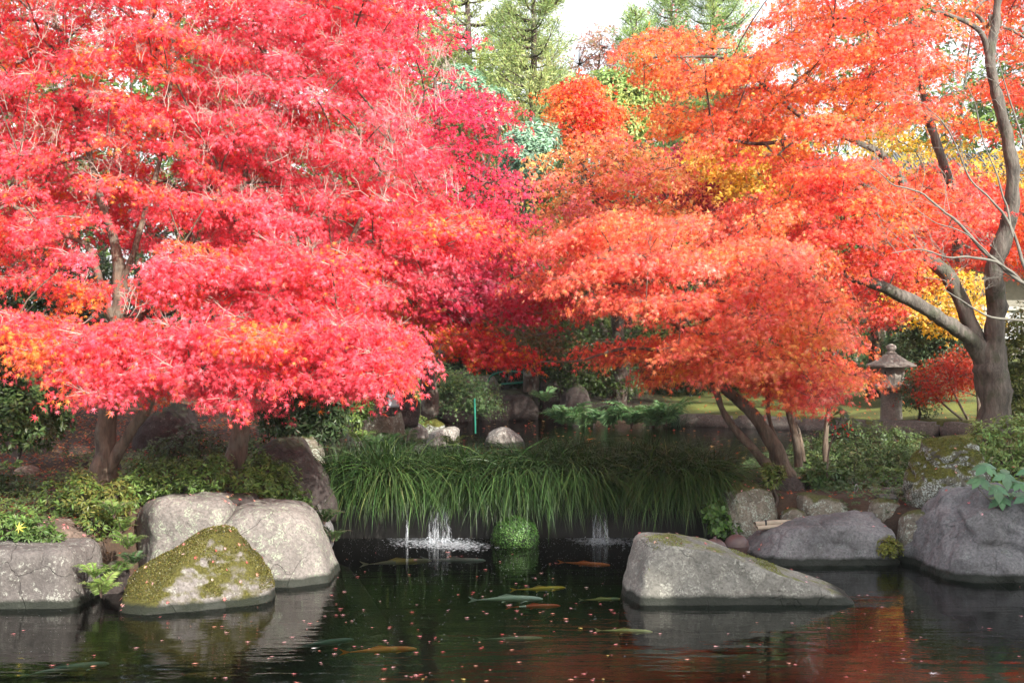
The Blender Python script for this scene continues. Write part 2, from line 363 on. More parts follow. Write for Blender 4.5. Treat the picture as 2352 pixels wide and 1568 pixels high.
# ------------------------------------------------------------------ rocks
_ico = {}
def ico(s):
    if s not in _ico:
        bm = bmesh.new(); bmesh.ops.create_icosphere(bm, subdivisions=s, radius=1)
        _ico[s] = (norm(np.array([v.co[:] for v in bm.verts])), np.array([[v.index for v in f.verts] for f in bm.faces])); bm.free()
    return _ico[s]
ROCKS = {}
def rock(label, outline, Yf, tf, tb, mat, seed=0, sub=5, rough=.035, pw=24, lean=.15, cham=.86, facets=(), name='boulder', chips=7, ridge=0.0, group=None, cat='rock'):
    """outline: convex silhouette in picture px seen at depth Yf+tf; tf/tb: half depth in front/behind; facets: (nx,ny,nz,h)"""
    Yc = Yf + tf
    pts = np.array([P(x, y, Yc)[[0, 2]] for x, y in outline]); n = len(pts)
    area = sum(pts[i][0] * pts[(i + 1) % n][1] - pts[(i + 1) % n][0] * pts[i][1] for i in range(n))
    if area < 0: pts = pts[::-1]
    c2 = np.array([(pts[:, 0].min() + pts[:, 0].max()) / 2, (pts[:, 1].min() + pts[:, 1].max()) / 2]) * .5 + pts.mean(0) * .5
    pl = []
    for i in range(n):
        e = pts[(i + 1) % n] - pts[i]; nr = np.array([e[1], -e[0]]) / np.linalg.norm(e); h = max(.02, nr @ (pts[i] - c2))
        pl.append((nr[0], 0, nr[1], h))
        if nr[1] > -.5:
            v = np.array([nr[0] * .72, -.7, nr[1] * .72]); v /= np.linalg.norm(v); pl.append((*v, cham * (.72 * h + .7 * tf) / 1.004))
            v2 = v * [1, -1, 1]; pl.append((*v2, .85 * (.72 * h + .7 * tb)))
    fn = np.array([0, -1, lean]); fn /= np.linalg.norm(fn); pl.append((*fn, tf)); pl.append((0, 1, 0, tb))
    rr_ = np.random.default_rng(seed + 50)
    for f in facets:
        v = np.array(f[:3], float); v /= np.linalg.norm(v); pl.append((*v, f[3]))
    pl = np.array(pl); D, Fc = ico(sub)
    D1, _ = ico(3); q1 = np.maximum(D1 @ pl[:, :3].T / pl[:, 3], 1e-6); V1 = D1 / (q1 ** pw).sum(1)[:, None] ** (1 / pw)
    for _ in range(chips):                           # chipped faces at random on the visible side
        v = rr_.normal(0, 1, 3); v[1] = -abs(v[1]) * .9; v[2] = v[2] * .7 + .15; v /= np.linalg.norm(v); pl = np.vstack([pl, [*v, (V1 @ v).max() * rr_.uniform(.82, .95)]])
    q = np.maximum(D @ pl[:, :3].T / pl[:, 3], 1e-6)
    r = 1 / (q ** pw).sum(1) ** (1 / pw)
    V = D * r[:, None]; sz = max(tf, (pts[:, 0].max() - pts[:, 0].min()) / 2, .1)
    cen = np.array([c2[0], Yc, c2[1]])
    nz = fbm(V + seed, 1.6 / sz ** .5, 5, seed, .55) * rough * 1.2 + fbm(V + seed, 9, 3, seed + 9, .6) * rough * .22
    if ridge: nz = nz - ridge * np.exp(-(vnoise(V + seed, 2.2 / sz, seed + 4) / .07) ** 2)
    V = V + D * nz[:, None]
    o = mk(name, V, Fc, mat, None, None, True); o.location = cen
    tag(o, label, cat, group)
    ROCKS[label] = (o, V + cen, Fc); return o
r_grey = rock('flat-topped grey block of stone at the left edge of the pond', [(-260, 1250), (195, 1250), (222, 1275), (228, 1330), (222, 1480), (-260, 1480)], 12.1, .45, .6, M['r_grey'], 1, 6, .03, 22, .12, .97)
r_moss = rock('triangular boulder carpeted with olive moss and red leaves beside the pond', [(478, 1212), (530, 1213), (575, 1262), (628, 1335), (640, 1440), (240, 1480), (270, 1375), (330, 1305)], 12.05, .42, .45, M['r_moss'], 2, 6, .035, 34, .75, .98, facets=[(.45, -1, .3, .4), (-.4, -.6, .8, .36)])
r_cream = rock('cream boulder with a smooth sunlit face, just above the mossy triangular boulder', [(318, 1152), (420, 1136), (520, 1140), (560, 1175), (540, 1330), (330, 1330), (302, 1205)], 13.3, .4, .6, M['r_cream'], 3, 6, .03, 18, .12, .9, facets=[(-.8, -.55, .1, .42)])
r_pale = rock('big rounded pale grey boulder with pitted face at the corner of the pond', [(505, 1175), (560, 1155), (690, 1160), (715, 1185), (768, 1310), (790, 1400), (500, 1400), (495, 1250)], 13.15, .5, .6, M['r_cream'], 4, 6, .028, 24, .28, .9, facets=[(.5, -.8, .35, .5)])
rock('dark flat stone capping the join between two pale boulders', [(480, 1140), (575, 1138), (592, 1160), (585, 1185), (490, 1180)], 13.7, .25, .3, M['r_dark'], 5, 5, .02)
rock('small smooth blue grey stone wedged behind the big pale boulder', [(700, 1180), (735, 1170), (765, 1215), (762, 1262), (700, 1290)], 14.5, .3, .3, M['r_slate'], 6, 5, .02, 10)
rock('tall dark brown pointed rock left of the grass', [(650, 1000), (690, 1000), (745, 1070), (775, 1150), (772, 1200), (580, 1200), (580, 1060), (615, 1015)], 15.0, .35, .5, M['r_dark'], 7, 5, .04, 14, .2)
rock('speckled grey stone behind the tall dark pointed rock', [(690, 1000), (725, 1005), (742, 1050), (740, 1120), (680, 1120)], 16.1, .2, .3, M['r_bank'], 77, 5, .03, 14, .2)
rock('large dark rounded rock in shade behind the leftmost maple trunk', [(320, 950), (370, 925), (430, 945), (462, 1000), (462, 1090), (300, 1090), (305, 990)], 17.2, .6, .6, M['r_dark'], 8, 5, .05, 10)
rock('brown weathered rock half buried behind the grey block', [(85, 1196), (150, 1195), (232, 1240), (250, 1330), (60, 1330), (70, 1220)], 12.9, .3, .4, M['r_brown'], 9, 5, .04, 12)
rock('small brown flat stone lying in the leaf litter of the left bank', [(30, 1078), (62, 1068), (88, 1082), (92, 1104), (30, 1104)], 15.6, .15, .2, M['r_brown'], 10, 4, .02)
rock('long low speckled boulder with a step, standing in the pond', [(1462, 1240), (1490, 1231), (1640, 1252), (1790, 1303), (1880, 1334), (1945, 1358), (1955, 1470), (1415, 1470), (1424, 1360)], 12.3, .42, .4, M['r_front'], 11, 6, .03, 50, .3, 1.02, chips=3, facets=[(-.8, -.6, .2, 1.0)])
rock('smooth violet grey boulder beside the brown floats', [(1705, 1270), (1760, 1215), (1850, 1195), (1950, 1180), (2035, 1176), (2052, 1215), (2056, 1380), (1690, 1380)], 14.25, .45, .45, M['r_slate'], 12, 6, .045, 20, .3, .93, chips=10, ridge=.03)
rock('largest violet grey boulder with folded ridges at the right edge', [(2062, 1275), (2120, 1190), (2200, 1130), (2260, 1128), (2480, 1150), (2700, 1190), (2720, 1420), (2050, 1420)], 13.45, .75, .7, M['r_slate'], 13, 6, .11, 22, .5, .9, chips=14, ridge=.07)
rock('tall upright rock with moss cap and white lichen streaks', [(2130, 1012), (2200, 1000), (2245, 1020), (2262, 1190), (2085, 1190), (2088, 1090)], 14.7, .35, .35, M['r_upright'], 14, 6, .06, 12, .15, .88, ridge=.03)
rock('small round weathered rock between two violet grey boulders', [(2072, 1185), (2110, 1173), (2145, 1180), (2150, 1262), (2065, 1262)], 14.35, .22, .25, M['r_bank'], 15, 5, .02, 10)
rock('mottled mossy rock at the right end of the grass', [(1672, 1118), (1725, 1106), (1762, 1118), (1800, 1165), (1805, 1250), (1655, 1250), (1655, 1165)], 15.2, .3, .4, M['r_bank'], 16, 5, .05, 12, .2)
rock('wedge-shaped lichened rock behind the violet grey boulder', [(1820, 1140), (1840, 1134), (1920, 1144), (1990, 1175), (2000, 1230), (1815, 1230)], 15.1, .25, .35, M['r_bank'], 17, 5, .035, 16, .1)
rock('low dark rock under the bent maple stems', [(1730, 1110), (1800, 1090), (1860, 1105), (1870, 1150), (1730, 1160)], 15.9, .25, .3, M['r_dark'], 18, 5, .03)
# upper pond
rock('pale squared stone breaking the upper pond surface', [(995, 988), (1040, 980), (1052, 985), (1056, 1035), (975, 1040), (980, 1005)], 21.8, .3, .3, M['r_upper'], 20, 5, .03, 14)
rock('pointed light grey stone alone in the upper pond', [(1122, 992), (1150, 978), (1175, 985), (1202, 1010), (1205, 1035), (1115, 1035)], 22.3, .3, .3, M['r_upper'], 21, 5, .03, 12)
rock('broad grey stone under the floodlight', [(815, 955), (920, 945), (930, 990), (935, 1030), (800, 1030), (800, 970)], 18.6, .3, .4, M['r_bank'], 22, 5, .03, 16)
rock('small cream stone left of the floodlight', [(848, 925), (872, 918), (884, 950), (880, 965), (845, 965)], 19.2, .15, .15, M['r_cream'], 23, 5, .01)
rock('dark vertical rock right of the floodlight', [(905, 905), (945, 900), (965, 925), (960, 980), (900, 980)], 20.0, .25, .3, M['r_dark'], 24, 5, .03)
rock('low brown stone at the left shore of the upper pond', [(915, 980), (960, 970), (985, 985), (990, 1010), (910, 1010)], 21.0, .2, .2, M['r_upper'], 25, 5, .02)
rock('second low flat stone, nearer the left reeds of the upper pond', [(950, 975), (1000, 962), (1022, 975), (1025, 1000), (940, 1000)], 23.5, .2, .2, M['r_upright'], 26, 5, .02)
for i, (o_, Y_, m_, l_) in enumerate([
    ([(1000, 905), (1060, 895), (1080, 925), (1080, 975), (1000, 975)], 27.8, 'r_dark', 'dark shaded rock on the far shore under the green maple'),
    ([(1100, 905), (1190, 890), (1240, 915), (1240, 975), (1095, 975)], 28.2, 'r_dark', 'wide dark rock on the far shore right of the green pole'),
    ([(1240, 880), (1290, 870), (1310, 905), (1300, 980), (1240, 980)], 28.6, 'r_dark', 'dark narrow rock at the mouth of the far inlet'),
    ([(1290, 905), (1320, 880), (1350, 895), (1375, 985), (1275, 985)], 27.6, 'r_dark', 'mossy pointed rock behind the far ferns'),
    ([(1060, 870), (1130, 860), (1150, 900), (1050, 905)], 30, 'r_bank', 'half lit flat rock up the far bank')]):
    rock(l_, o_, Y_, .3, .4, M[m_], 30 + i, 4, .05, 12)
for i, (o_, Y_, l_) in enumerate([([(1990, 1150), (2030, 1140), (2068, 1150), (2075, 1200), (1985, 1200)], 14.95, 'low brown rock between the wedge-shaped rock and the small round rock'),
    ([(1975, 1120), (2000, 1112), (2030, 1122), (2032, 1150), (1972, 1150)], 16.0, 'small grey rock at the foot of the yellow green azalea'), ([(1800, 1175), (1825, 1168), (1850, 1180), (1852, 1215), (1798, 1215)], 15.0, 'small dark stone between the mottled rock and the wedge-shaped rock'),
    ([(236, 1290), (262, 1280), (290, 1300), (292, 1400), (232, 1400)], 12.75, 'dark wet stone in the crevice behind the bright fern')]):
    rock(l_, o_, Y_, .16, .2, M['r_bank'] if i < 3 else M['r_dark'], 60 + i, 4, .03, 14)
# kerb of the far shore, paving slabs, steps
def slab(name, label, c, s, mat, rz=0, cat='paving stone', group=None):
    bm = bmesh.new(); bmesh.ops.create_cube(bm, size=1)
    for v in bm.verts: v.co = (v.co.x * s[0], v.co.y * s[1], v.co.z * s[2])
    bmesh.ops.bevel(bm, geom=list(bm.edges), offset=min(s) * .22, segments=2, affect='EDGES')
    bmesh.ops.subdivide_edges(bm, edges=[e for e in bm.edges if e.calc_length() > max(s) * .4], cuts=8, use_grid_fill=True)
    for v in bm.verts: 
        q = np.array([[v.co.x + c[0], v.co.y + c[1], v.co.z]]); v.co += Vector((float(fbm(q, 3, 3, 1)[0]), float(fbm(q, 3, 3, 2)[0]), float(fbm(q, 3, 3, 3)[0]))) * min(s) * .1
    me = bpy.data.meshes.new(name); bm.to_mesh(me); bm.free(); me.materials.append(mat)
    for pl_ in me.polygons: pl_.use_smooth = True
    o = bpy.data.objects.new(name, me); C.objects.link(o); o.location = tuple(c); o.rotation_euler.z = rz
    return tag(o, label, cat, group)
K0, K1 = np.array([3.1, 27.05]), np.array([8.6, 24.05]); kd = (K1 - K0) / 5
for i in range(5):
    cpt = K0 + kd * (i + .5)
    slab('kerb_stone', 'long grey kerb stone along the far lawn edge, ' + ['leftmost, beside ferns', 'second, behind the maple stems', 'in the middle of the row', 'second from the right end', 'rightmost, left of the big trunk'][i],
         (cpt[0], cpt[1], .5), (np.linalg.norm(kd) - .02, .3, .34), M['stone'], math.atan2(kd[1], kd[0]), 'kerb', 'kerb stones edging the far lawn')
for l_, (x, y, w, d, Y_) in {'pale flat slab lying on the far lawn': (1890, 910, 90, .35, 33), 'pale stepping slab beside the lantern base': (1985, 912, 60, .35, 32.5),
        'thin flat stone slab by the path behind the upright rock': (2062, 1137, 62, .25, 15.8), 'brownish step stone above the path': (2058, 1116, 62, .2, 16.5), 'low step stone below the thin slab': (2035, 1160, 44, .18, 15.3)}.items():
    q = P(x, y, Y_); slab('flat_stone', l_, (q[0], q[1], max(q[2], gz1(q[0], q[1]) + .03)), (w * Y_ / F, d, .06 if Y_ > 16 else .07), M['stone'] if 'pale' in l_ or 'thin' in l_ else M['r_bank'], .05, 'stone slab')
# weir wall between the ponds
V, f = box_vf((.1, 16.18, -.05), (4.4, .4, .96))
wl = mk('weir_wall', V, f, plain('wet_black_stone', (.014, .013, .012), .6, var=.3, sc=5)); tag(wl, 'dark wet stone retaining wall under the grass where water spills over', 'wall')

# ------------------------------------------------------------------ leaves
def template(lobes):
    if lobes == 7: tips = [(-128, .5), (-82, .8), (-40, .97), (0, 1.08), (40, .97), (82, .8), (128, .5)]; nt_ = [(-165, .08), (-105, .17), (-61, .21), (-20, .25), (20, .25), (61, .21), (105, .17), (165, .08)]
    elif lobes == 5: tips = [(-110, .6), (-52, .92), (0, 1.0), (52, .92), (110, .6)]; nt_ = [(-160, .12), (-80, .22), (-26, .28), (26, .28), (80, .22), (160, .12)]
    else: tips = [(-75, .85), (0, 1.0), (75, .85)]; nt_ = [(-150, .2), (-38, .38), (38, .38), (150, .2)]
    pts = [(0, 0)] + [(r * math.cos(R(a)), r * math.sin(R(a))) for a, r in tips] + [(r * math.cos(R(a)), r * math.sin(R(a))) for a, r in nt_]
    n = len(tips); f = [[0, 1 + n + i, 1 + i, 2 + n + i] for i in range(n)]
    p = np.array(pts); r2 = (p ** 2).sum(1)
    return np.column_stack([p, r2]), np.array(f)
TP = {k: template(k) for k in (3, 5, 7)}
LAN = (np.array([[0, 0, 0], [.45, .2, .2], [1, 0, 1], [.45, -.2, .2]]), np.array([[0, 1, 2], [0, 2, 3]]))
def leaves(pos, nrm, dirn, size, cols, tp, droop=(.05, .35), width=1.0):
    """returns V, F, facecols; template z column is r^2, scaled by a random droop"""
    T0, F0 = tp; n = len(pos); k = len(T0)
    nrm = norm(nrm); tt = norm(dirn - (dirn * nrm).sum(1, keepdims=True) * nrm); bb = np.cross(nrm, tt)
    size = np.broadcast_to(size, (n,)); dr = rng.uniform(droop[0], droop[1], n)
    V = pos[:, None] + size[:, None, None] * (T0[None, :, 0:1] * tt[:, None] + T0[None, :, 1:2] * width * bb[:, None] - (T0[None, :, 2] * dr[:, None])[:, :, None] * nrm[:, None])
    Fx = (np.arange(n)[:, None, None] * k + F0[None]).reshape(-1, F0.shape[1])
    return V.reshape(-1, 3), Fx, np.repeat(cols, len(F0), 0)
def palette(pos, cols, wts, scale=1.2, seed=0, jit=.18, soft=.35):
    """pick a colour per leaf: a blend steered by position noise and chance"""
    cols = np.array(cols, float); wts = np.array(wts, float); wts /= wts.sum(); cum = np.cumsum(wts)
    u = .5 + .42 * fbm(pos, scale, 2, seed) + rng.normal(0, soft * .5, len(pos)); u = np.clip(u, .001, .999)
    c = cols[np.searchsorted(cum, u).clip(0, len(cols) - 1)]
    return np.clip(c * (1 + rng.normal(0, jit, (len(pos), 1))) * (1 + rng.normal(0, jit * .3, (len(pos), 3))), .002, .95)
def in_poly(x, y, poly): return sdpoly(np.atleast_1d(np.array(x, float)), np.atleast_1d(np.array(y, float)), np.array(poly, float)) < 0
def sample_poly(poly, n, Y, mind=1.0):
    """n spread points of a region seen at depths Y=(near,far); mind scales the spacing"""
    poly = np.array(poly, float); lo, hi = poly.min(0), poly.max(0); out = []; pts2 = []
    tries = 0; sp = mind * math.sqrt((hi[0] - lo[0]) * (hi[1] - lo[1]) / max(n, 1)) * .55
    while len(out) < n and tries < n * 60:
        tries += 1; x, y = rng.uniform(lo, hi)
        if not in_poly(x, y, poly)[0]: continue
        if pts2 and tries < n * 40 and min((x - a) ** 2 + ((y - b) * 1.5) ** 2 for a, b in pts2[-400:]) < sp * sp: continue
        pts2.append((x, y)); out.append(P(x, y, rng.uniform(*Y)))
    return np.array(out)

def pad_leaves(pads, axis, n, rx, rz, size, lod, cols, wts, seed=0, cscale=1.2, face=(.55, .7, .5), droop=.5, soft=.35):
    """flat drooping sprays of leaves around each pad centre; axis: tree centre (x,y)"""
    m = len(pads); idx = np.repeat(np.arange(m), n); N = len(idx)
    sc = rng.uniform(.65, 1.25, m)[idx]
    a = rng.uniform(0, 2 * math.pi, N); r = np.sqrt(rng.uniform(0, 1, N)) * (1 + .25 * np.sin(a * 3 + idx) + .15 * np.sin(a * 5 + idx * 2.3))
    off = np.stack([np.cos(a) * r * rx, np.sin(a) * r * rx * .85, np.zeros(N)], 1) * sc[:, None]
    out = pads[:, :2] - np.array(axis)[None]; out = norm(np.column_stack([out, np.zeros(m)]))[idx]
    along = (off * out).sum(1) / rx
    off[:, 2] = -droop * rx * (.35 * r ** 2 + .45 * np.clip(along, -1, 2)) + rng.normal(0, rz, N)
    pos = pads[idx] + off
    rad = norm(off * [1, 1, .2])
    dirn = rad * .6 + out * .5 + rng.normal(0, .5, (N, 3)) + [0, 0, -.45]
    nrm = np.array([0, 0, 1.0]) * face[0] + (out * .6 + rad * .4) * face[1] + rng.normal(0, face[2], (N, 3))
    c = palette(pos, cols, wts, cscale, seed, soft=soft)
    return leaves(pos, nrm, dirn, size * rng.uniform(.55, 1.3, N), c, TP[lod], (-.1, .65))

def connect(limb_pts, limb_r, pads, k=.45):
    """grow branches: every pad joins the nearest limb point or pad; returns polylines with pipe-model radii"""
    L = len(limb_pts); nodes = list(limb_pts); path = [0.0] * L; par = {}; m = len(pads)
    best = np.full(m, 1e9); bj = np.zeros(m, int); done = np.zeros(m, bool); order = []
    LP = np.array(limb_pts)
    for i in range(m):
        d = np.linalg.norm(LP - pads[i], axis=1) + .35 * np.clip(LP[:, 2] - pads[i][2] + .1, 0, 9); j = d.argmin(); best[i] = d[j]; bj[i] = j
    plen = np.zeros(m)
    for _ in range(m):
        c = np.where(done, 1e9, best); i = int(c.argmin()); done[i] = True; order.append(i); par[i] = bj[i]
        base = LP[bj[i]] if bj[i] < L else pads[bj[i] - L]
        plen[i] = (plen[bj[i] - L] if bj[i] >= L else 0) + np.linalg.norm(base - pads[i])
        d = np.linalg.norm(pads - pads[i], axis=1) + k * plen[i]
        up = (d < best) & ~done; best[up] = d[up]; bj[up] = L + i
    cnt = np.ones(m)
    for i in reversed(order):
        if par[i] >= L: cnt[par[i] - L] += cnt[i]
    out = []
    for i in order:
        j = par[i]; p0 = LP[j] if j < L else pads[j - L]; p1 = pads[i]; Ld = np.linalg.norm(p1 - p0)
        r1 = .0045 * cnt[i] ** .5 * 1.0; r0 = min(r1 * 1.35 + .002, (limb_r[j] * .8 if j < L else .0045 * cnt[j - L] ** .5 * 1.25))
        r0 = max(r0, r1 * .9)
        t = np.linspace(0, 1, 6)[:, None]; side = rng.normal(0, .07 * Ld, 3)
        c1 = p0 + (p1 - p0) * .3 + side + [0, 0, .12 * Ld]; c2 = p0 + (p1 - p0) * .72 - side + [0, 0, .05 * Ld]
        pl = (1 - t) ** 3 * p0 + 3 * (1 - t) ** 2 * t * c1 + 3 * (1 - t) * t ** 2 * c2 + t ** 3 * p1
        out.append((pl, np.linspace(r0, r1, 6)))
    return out
def twigs_for_pads(mb, pads, axis, rx, n=9, r=.0028, up=.15, droop=.3):
    m = len(pads); idx = np.repeat(np.arange(m), n); N = len(idx); a = rng.uniform(0, 2 * math.pi, N)
    out = norm(np.column_stack([pads[:, :2] - np.array(axis), np.zeros(m)]))[idx]
    d1 = np.stack([np.cos(a), np.sin(a), rng.normal(up, .25, N)], 1) + out * .5
    L = rng.uniform(.25, .7, N)[:, None] * rx
    p0 = pads[idx]; p1 = p0 + norm(d1) * L * .5; d2 = norm(d1 + rng.normal(0, .4, (N, 3)) + [0, 0, -droop * .3]); p2 = p1 + d2 * L * .5
    d3 = norm(d1 + rng.normal(0, .6, (N, 3))); p3 = p1 + d3 * L * .45
    segs(mb, p0, p1, r * 1.5, r); segs(mb, p1, p2, r, r * .5); segs(mb, p1, p3, r * .9, r * .45)
def twig_spray(mb, c, n, L, r=.0034, lean=(0, 0, 1)):  # bare upright forking twigs
    c = np.asarray(c, float); A = np.repeat(c[None], n, 0) + rng.normal(0, .05, (n, 3)); D = norm(np.array(lean) + rng.normal(0, .45, (n, 3)))
    l = L * rng.uniform(.5, 1, n)[:, None]
    for lev in range(4):
        B = A + D * l * .4; segs(mb, A, B, r * .75 ** lev, r * .75 ** (lev + 1))
        A = np.repeat(B, 2, 0); D = norm(np.repeat(D, 2, 0) + rng.normal(0, .42, (len(B) * 2, 3))); l = np.repeat(l, 2, 0) * .72
        if lev == 3: segs(mb, A, A + D * l * .4, r * .3, r * .2)

def tree(name, label, cat, limbs, pads, leafargs, bark='bark', twig='twig_dark', axis=None, leaf='leaf', rx=.5, ntw=9, sprays=(), tw_r=.0028, group=None, sides=10, crown='foliage', kpath=.45):
    """limbs: list of lists of (x,y,Y,rpx) - picture px, depth, radius in metres"""
    l0 = np.array([P(*q[:3]) for q in limbs[0]]); base = l0[0].copy()
    root = empty(name, base, label, cat, group)
    mb = MB(); LP = []; LR = []
    for li, lb in enumerate(limbs):
        pts = np.array([np.append(P(*q[:3]), q[3]) for q in lb]); s = catmull(pts, 7)
        nsub = len(s); T = s[:, :3] + (fbm(s[:, :3], 2.2, 2, li)[:, None] * .25 * s[:, 3:4])
        tube(mb, T, np.maximum(s[:, 3], .003), sides if s[0, 3] > .03 else 6, .22, True, li)
        k0 = nsub // 3 if li == 0 else 2
        LP += list(T[k0:]); LR += list(s[k0:, 3])
    mb.build('trunk', M[bark], root, True)
    axis = axis if axis is not None else base[:2]
    bb = MB()
    for pl, rr in connect(LP, LR, pads, kpath): tube(bb, pl, rr, 5, .1, False)
    if len(pads): bb.build('branches', M[bark], root, True)
    tb = MB()
    if len(pads) and ntw: twigs_for_pads(tb, pads, axis, rx, ntw, tw_r)
    for c, n, L in sprays: twig_spray(tb, P(*c), n, L)
    if tb.n: tb.build('twigs', M[twig], root)
    if leafargs:
        cr = MB()
        for pp, kw in leafargs:
            V, Fx, cc = pad_leaves(pp, axis, **kw); cr.add(V, Fx, cc)
        cr.build(crown, M[leaf], root, False, True)
    return root

RED = [(.84, .26, .05), (.82, .12, .08), (.8, .085, .12), (.82, .125, .18), (.85, .22, .26)]
# ---- the two front maples on the left
def region(poly, n, Y, tier=None):
    ps = sample_poly(poly, n, Y)
    if tier:                                         # gather the sprays into sloping storeys: (spacing px, slope, x of the crown's middle)
        sp, sl_, xc = tier; x = ps[:, 0] / ps[:, 1] * F + CX; y = HZ - (ps[:, 2] - CH) / ps[:, 1] * F; d = sl_ * np.abs(x - xc)
        y2 = np.round((y - d) / sp) * sp + d + rng.normal(0, sp * (.17 if sp < 84 else .26), len(x)) + 12 * np.sin(x / 60); ps[:, 2] = CH + (HZ - y2) * ps[:, 1] / F
    return ps
a1 = region([(-90, 715), (330, 740), (480, 750), (600, 830), (620, 890), (550, 945), (470, 890), (330, 880), (230, 925), (110, 860), (60, 790), (-90, 760)], 66, (12.5, 14.0))
a2 = region([(-330, 380), (-20, 400), (150, 560), (215, 640), (210, 700), (110, 680), (-20, 690), (-330, 720)], 52, (13.0, 14.8))
a3 = region([(-330, -330), (420, -330), (560, 100), (520, 520), (330, 560), (200, 520), (120, 540), (-330, 440)], 330, (13.8, 17.0))
a4 = region([(330, 560), (470, 560), (440, 660), (395, 720), (360, 660)], 9, (13.2, 13.9))
L1 = dict(n=270, rx=.36, rz=.045, size=.046, lod=7, cols=RED, wts=[.06, .17, .32, .3, .15], seed=1)
T1pads = np.vstack([a1, a2, a3, a4])
tree('japanese_maple', 'leftmost pinkish red maple with forked pale trunk above the grey block of stone', 'tree',
     [[(238, 1130, 14.6, .17), (243, 1060, 14.6, .125), (240, 1000, 14.6, .11), (248, 940, 14.6, .095), (262, 860, 14.5, .085), (268, 730, 14.5, .085), (272, 650, 14.6, .075), (262, 560, 14.7, .05), (230, 440, 15.0, .04), (190, 300, 15.2, .03), (140, 120, 15.4, .02)],
      [(248, 1080, 14.55, .07), (275, 1030, 14.5, .06), (305, 980, 14.45, .06), (345, 920, 14.4, .055), (350, 800, 14.5, .05), (370, 700, 14.5, .04), (440, 560, 14.7, .03), (500, 380, 15, .022)],
      [(268, 760, 14.5, .05), (240, 690, 14.4, .045), (215, 610, 14.3, .04), (190, 560, 14.3, .035), (100, 520, 14.3, .03), (20, 470, 14.2, .02), (-150, 420, 14.2, .015)],
      [(272, 660, 14.6, .045), (300, 600, 14.6, .035), (330, 500, 14.8, .03), (380, 300, 15.2, .025), (400, 60, 15.5, .018)],
      [(265, 800, 14.5, .04), (330, 720, 14.2, .035), (355, 660, 14.1, .03), (420, 560, 13.9, .02)],
      [(250, 930, 14.6, .035), (200, 850, 13.9, .03), (130, 820, 13.3, .02), (40, 780, 13.0, .015)],
      [(262, 880, 14.5, .035), (340, 850, 13.8, .025), (450, 840, 13.2, .018), (560, 900, 12.8, .012)]],
     T1pads, [(a3, L1), (np.vstack([a1, a2, a4]), dict(L1, seed=4, wts=[.13, .2, .32, .25, .1]))], 'bark', 'twig_pale', rx=.4, ntw=14, tw_r=.0024,
     sprays=[((rng.uniform(-60, 560), rng.uniform(-20, 470), 14.0 + rng.uniform(-.2, .5)), 3, .27) for _ in range(70)] + [((300, 725, 13.0), 5, .25), ((120, 70, 14.3), 6, .6), ((340, 100, 14.3), 6, .6)], crown='foliage')
b1 = region([(480, 760), (600, 735), (860, 740), (950, 775), (950, 810), (900, 850), (850, 875), (790, 905), (730, 890), (650, 810), (540, 790)], 62, (12.5, 14.0))
b2 = region([(480, 570), (640, 560), (880, 600), (890, 680), (820, 740), (700, 750), (560, 740), (500, 700)], 55, (13.1, 14.8))
b3 = region([(520, -330), (960, -330), (960, 0), (880, 150), (980, 330), (1070, 480), (1040, 620), (900, 660), (640, 600), (480, 580), (500, 200)], 265, (14.0, 17.0))
b4 = region([(940, 480), (1100, 470), (1150, 560), (1010, 640), (900, 650)], 16, (14.2, 15.4))
T2pads = np.vstack([b1, b2, b3, b4])
tree('japanese_maple', 'pinkish red maple with one thick straight trunk beside the tall dark pointed rock', 'tree',
     [[(527, 1140, 15.0, .15), (533, 1080, 15.0, .115), (545, 1010, 15.0, .11), (560, 930, 15, .1), (590, 870, 15, .085), (600, 780, 15, .07), (560, 690, 15, .055), (540, 600, 15, .04), (560, 420, 15.4, .03), (600, 200, 15.6, .022), (620, -50, 15.7, .015)],
      [(580, 890, 15, .065), (625, 850, 14.9, .055), (680, 780, 14.8, .045), (760, 640, 14.8, .035), (840, 480, 15, .025), (900, 330, 15.2, .018)],
      [(560, 930, 15, .05), (500, 780, 14.9, .05), (445, 700, 14.9, .045), (455, 620, 15, .035), (420, 480, 15.2, .025)],
      [(590, 870, 15, .05), (620, 690, 14.5, .04), (660, 660, 14.3, .03), (740, 580, 14.4, .025), (960, 540, 14.6, .015)],
      [(600, 860, 14.9, .04), (700, 830, 14.0, .03), (820, 810, 13.4, .02), (930, 820, 13.0, .012)]],
     T2pads, [(np.vstack([b3, b4]), dict(L1, seed=2)), (np.vstack([b1, b2]), dict(L1, seed=6, wts=[.14, .22, .32, .22, .1]))], 'bark', 'twig_pale', rx=.4, ntw=14, tw_r=.0024,
     sprays=[((rng.uniform(520, 1050), rng.uniform(100, 520), 14.2 + rng.uniform(-.2, .5)), 3, .27) for _ in range(60)] + [((880, 340, 14.4), 9, .42), ((940, 310, 14.4), 9, .42), ((910, 360, 14.3), 7, .35), ((700, 600, 13.4), 4, .3)])
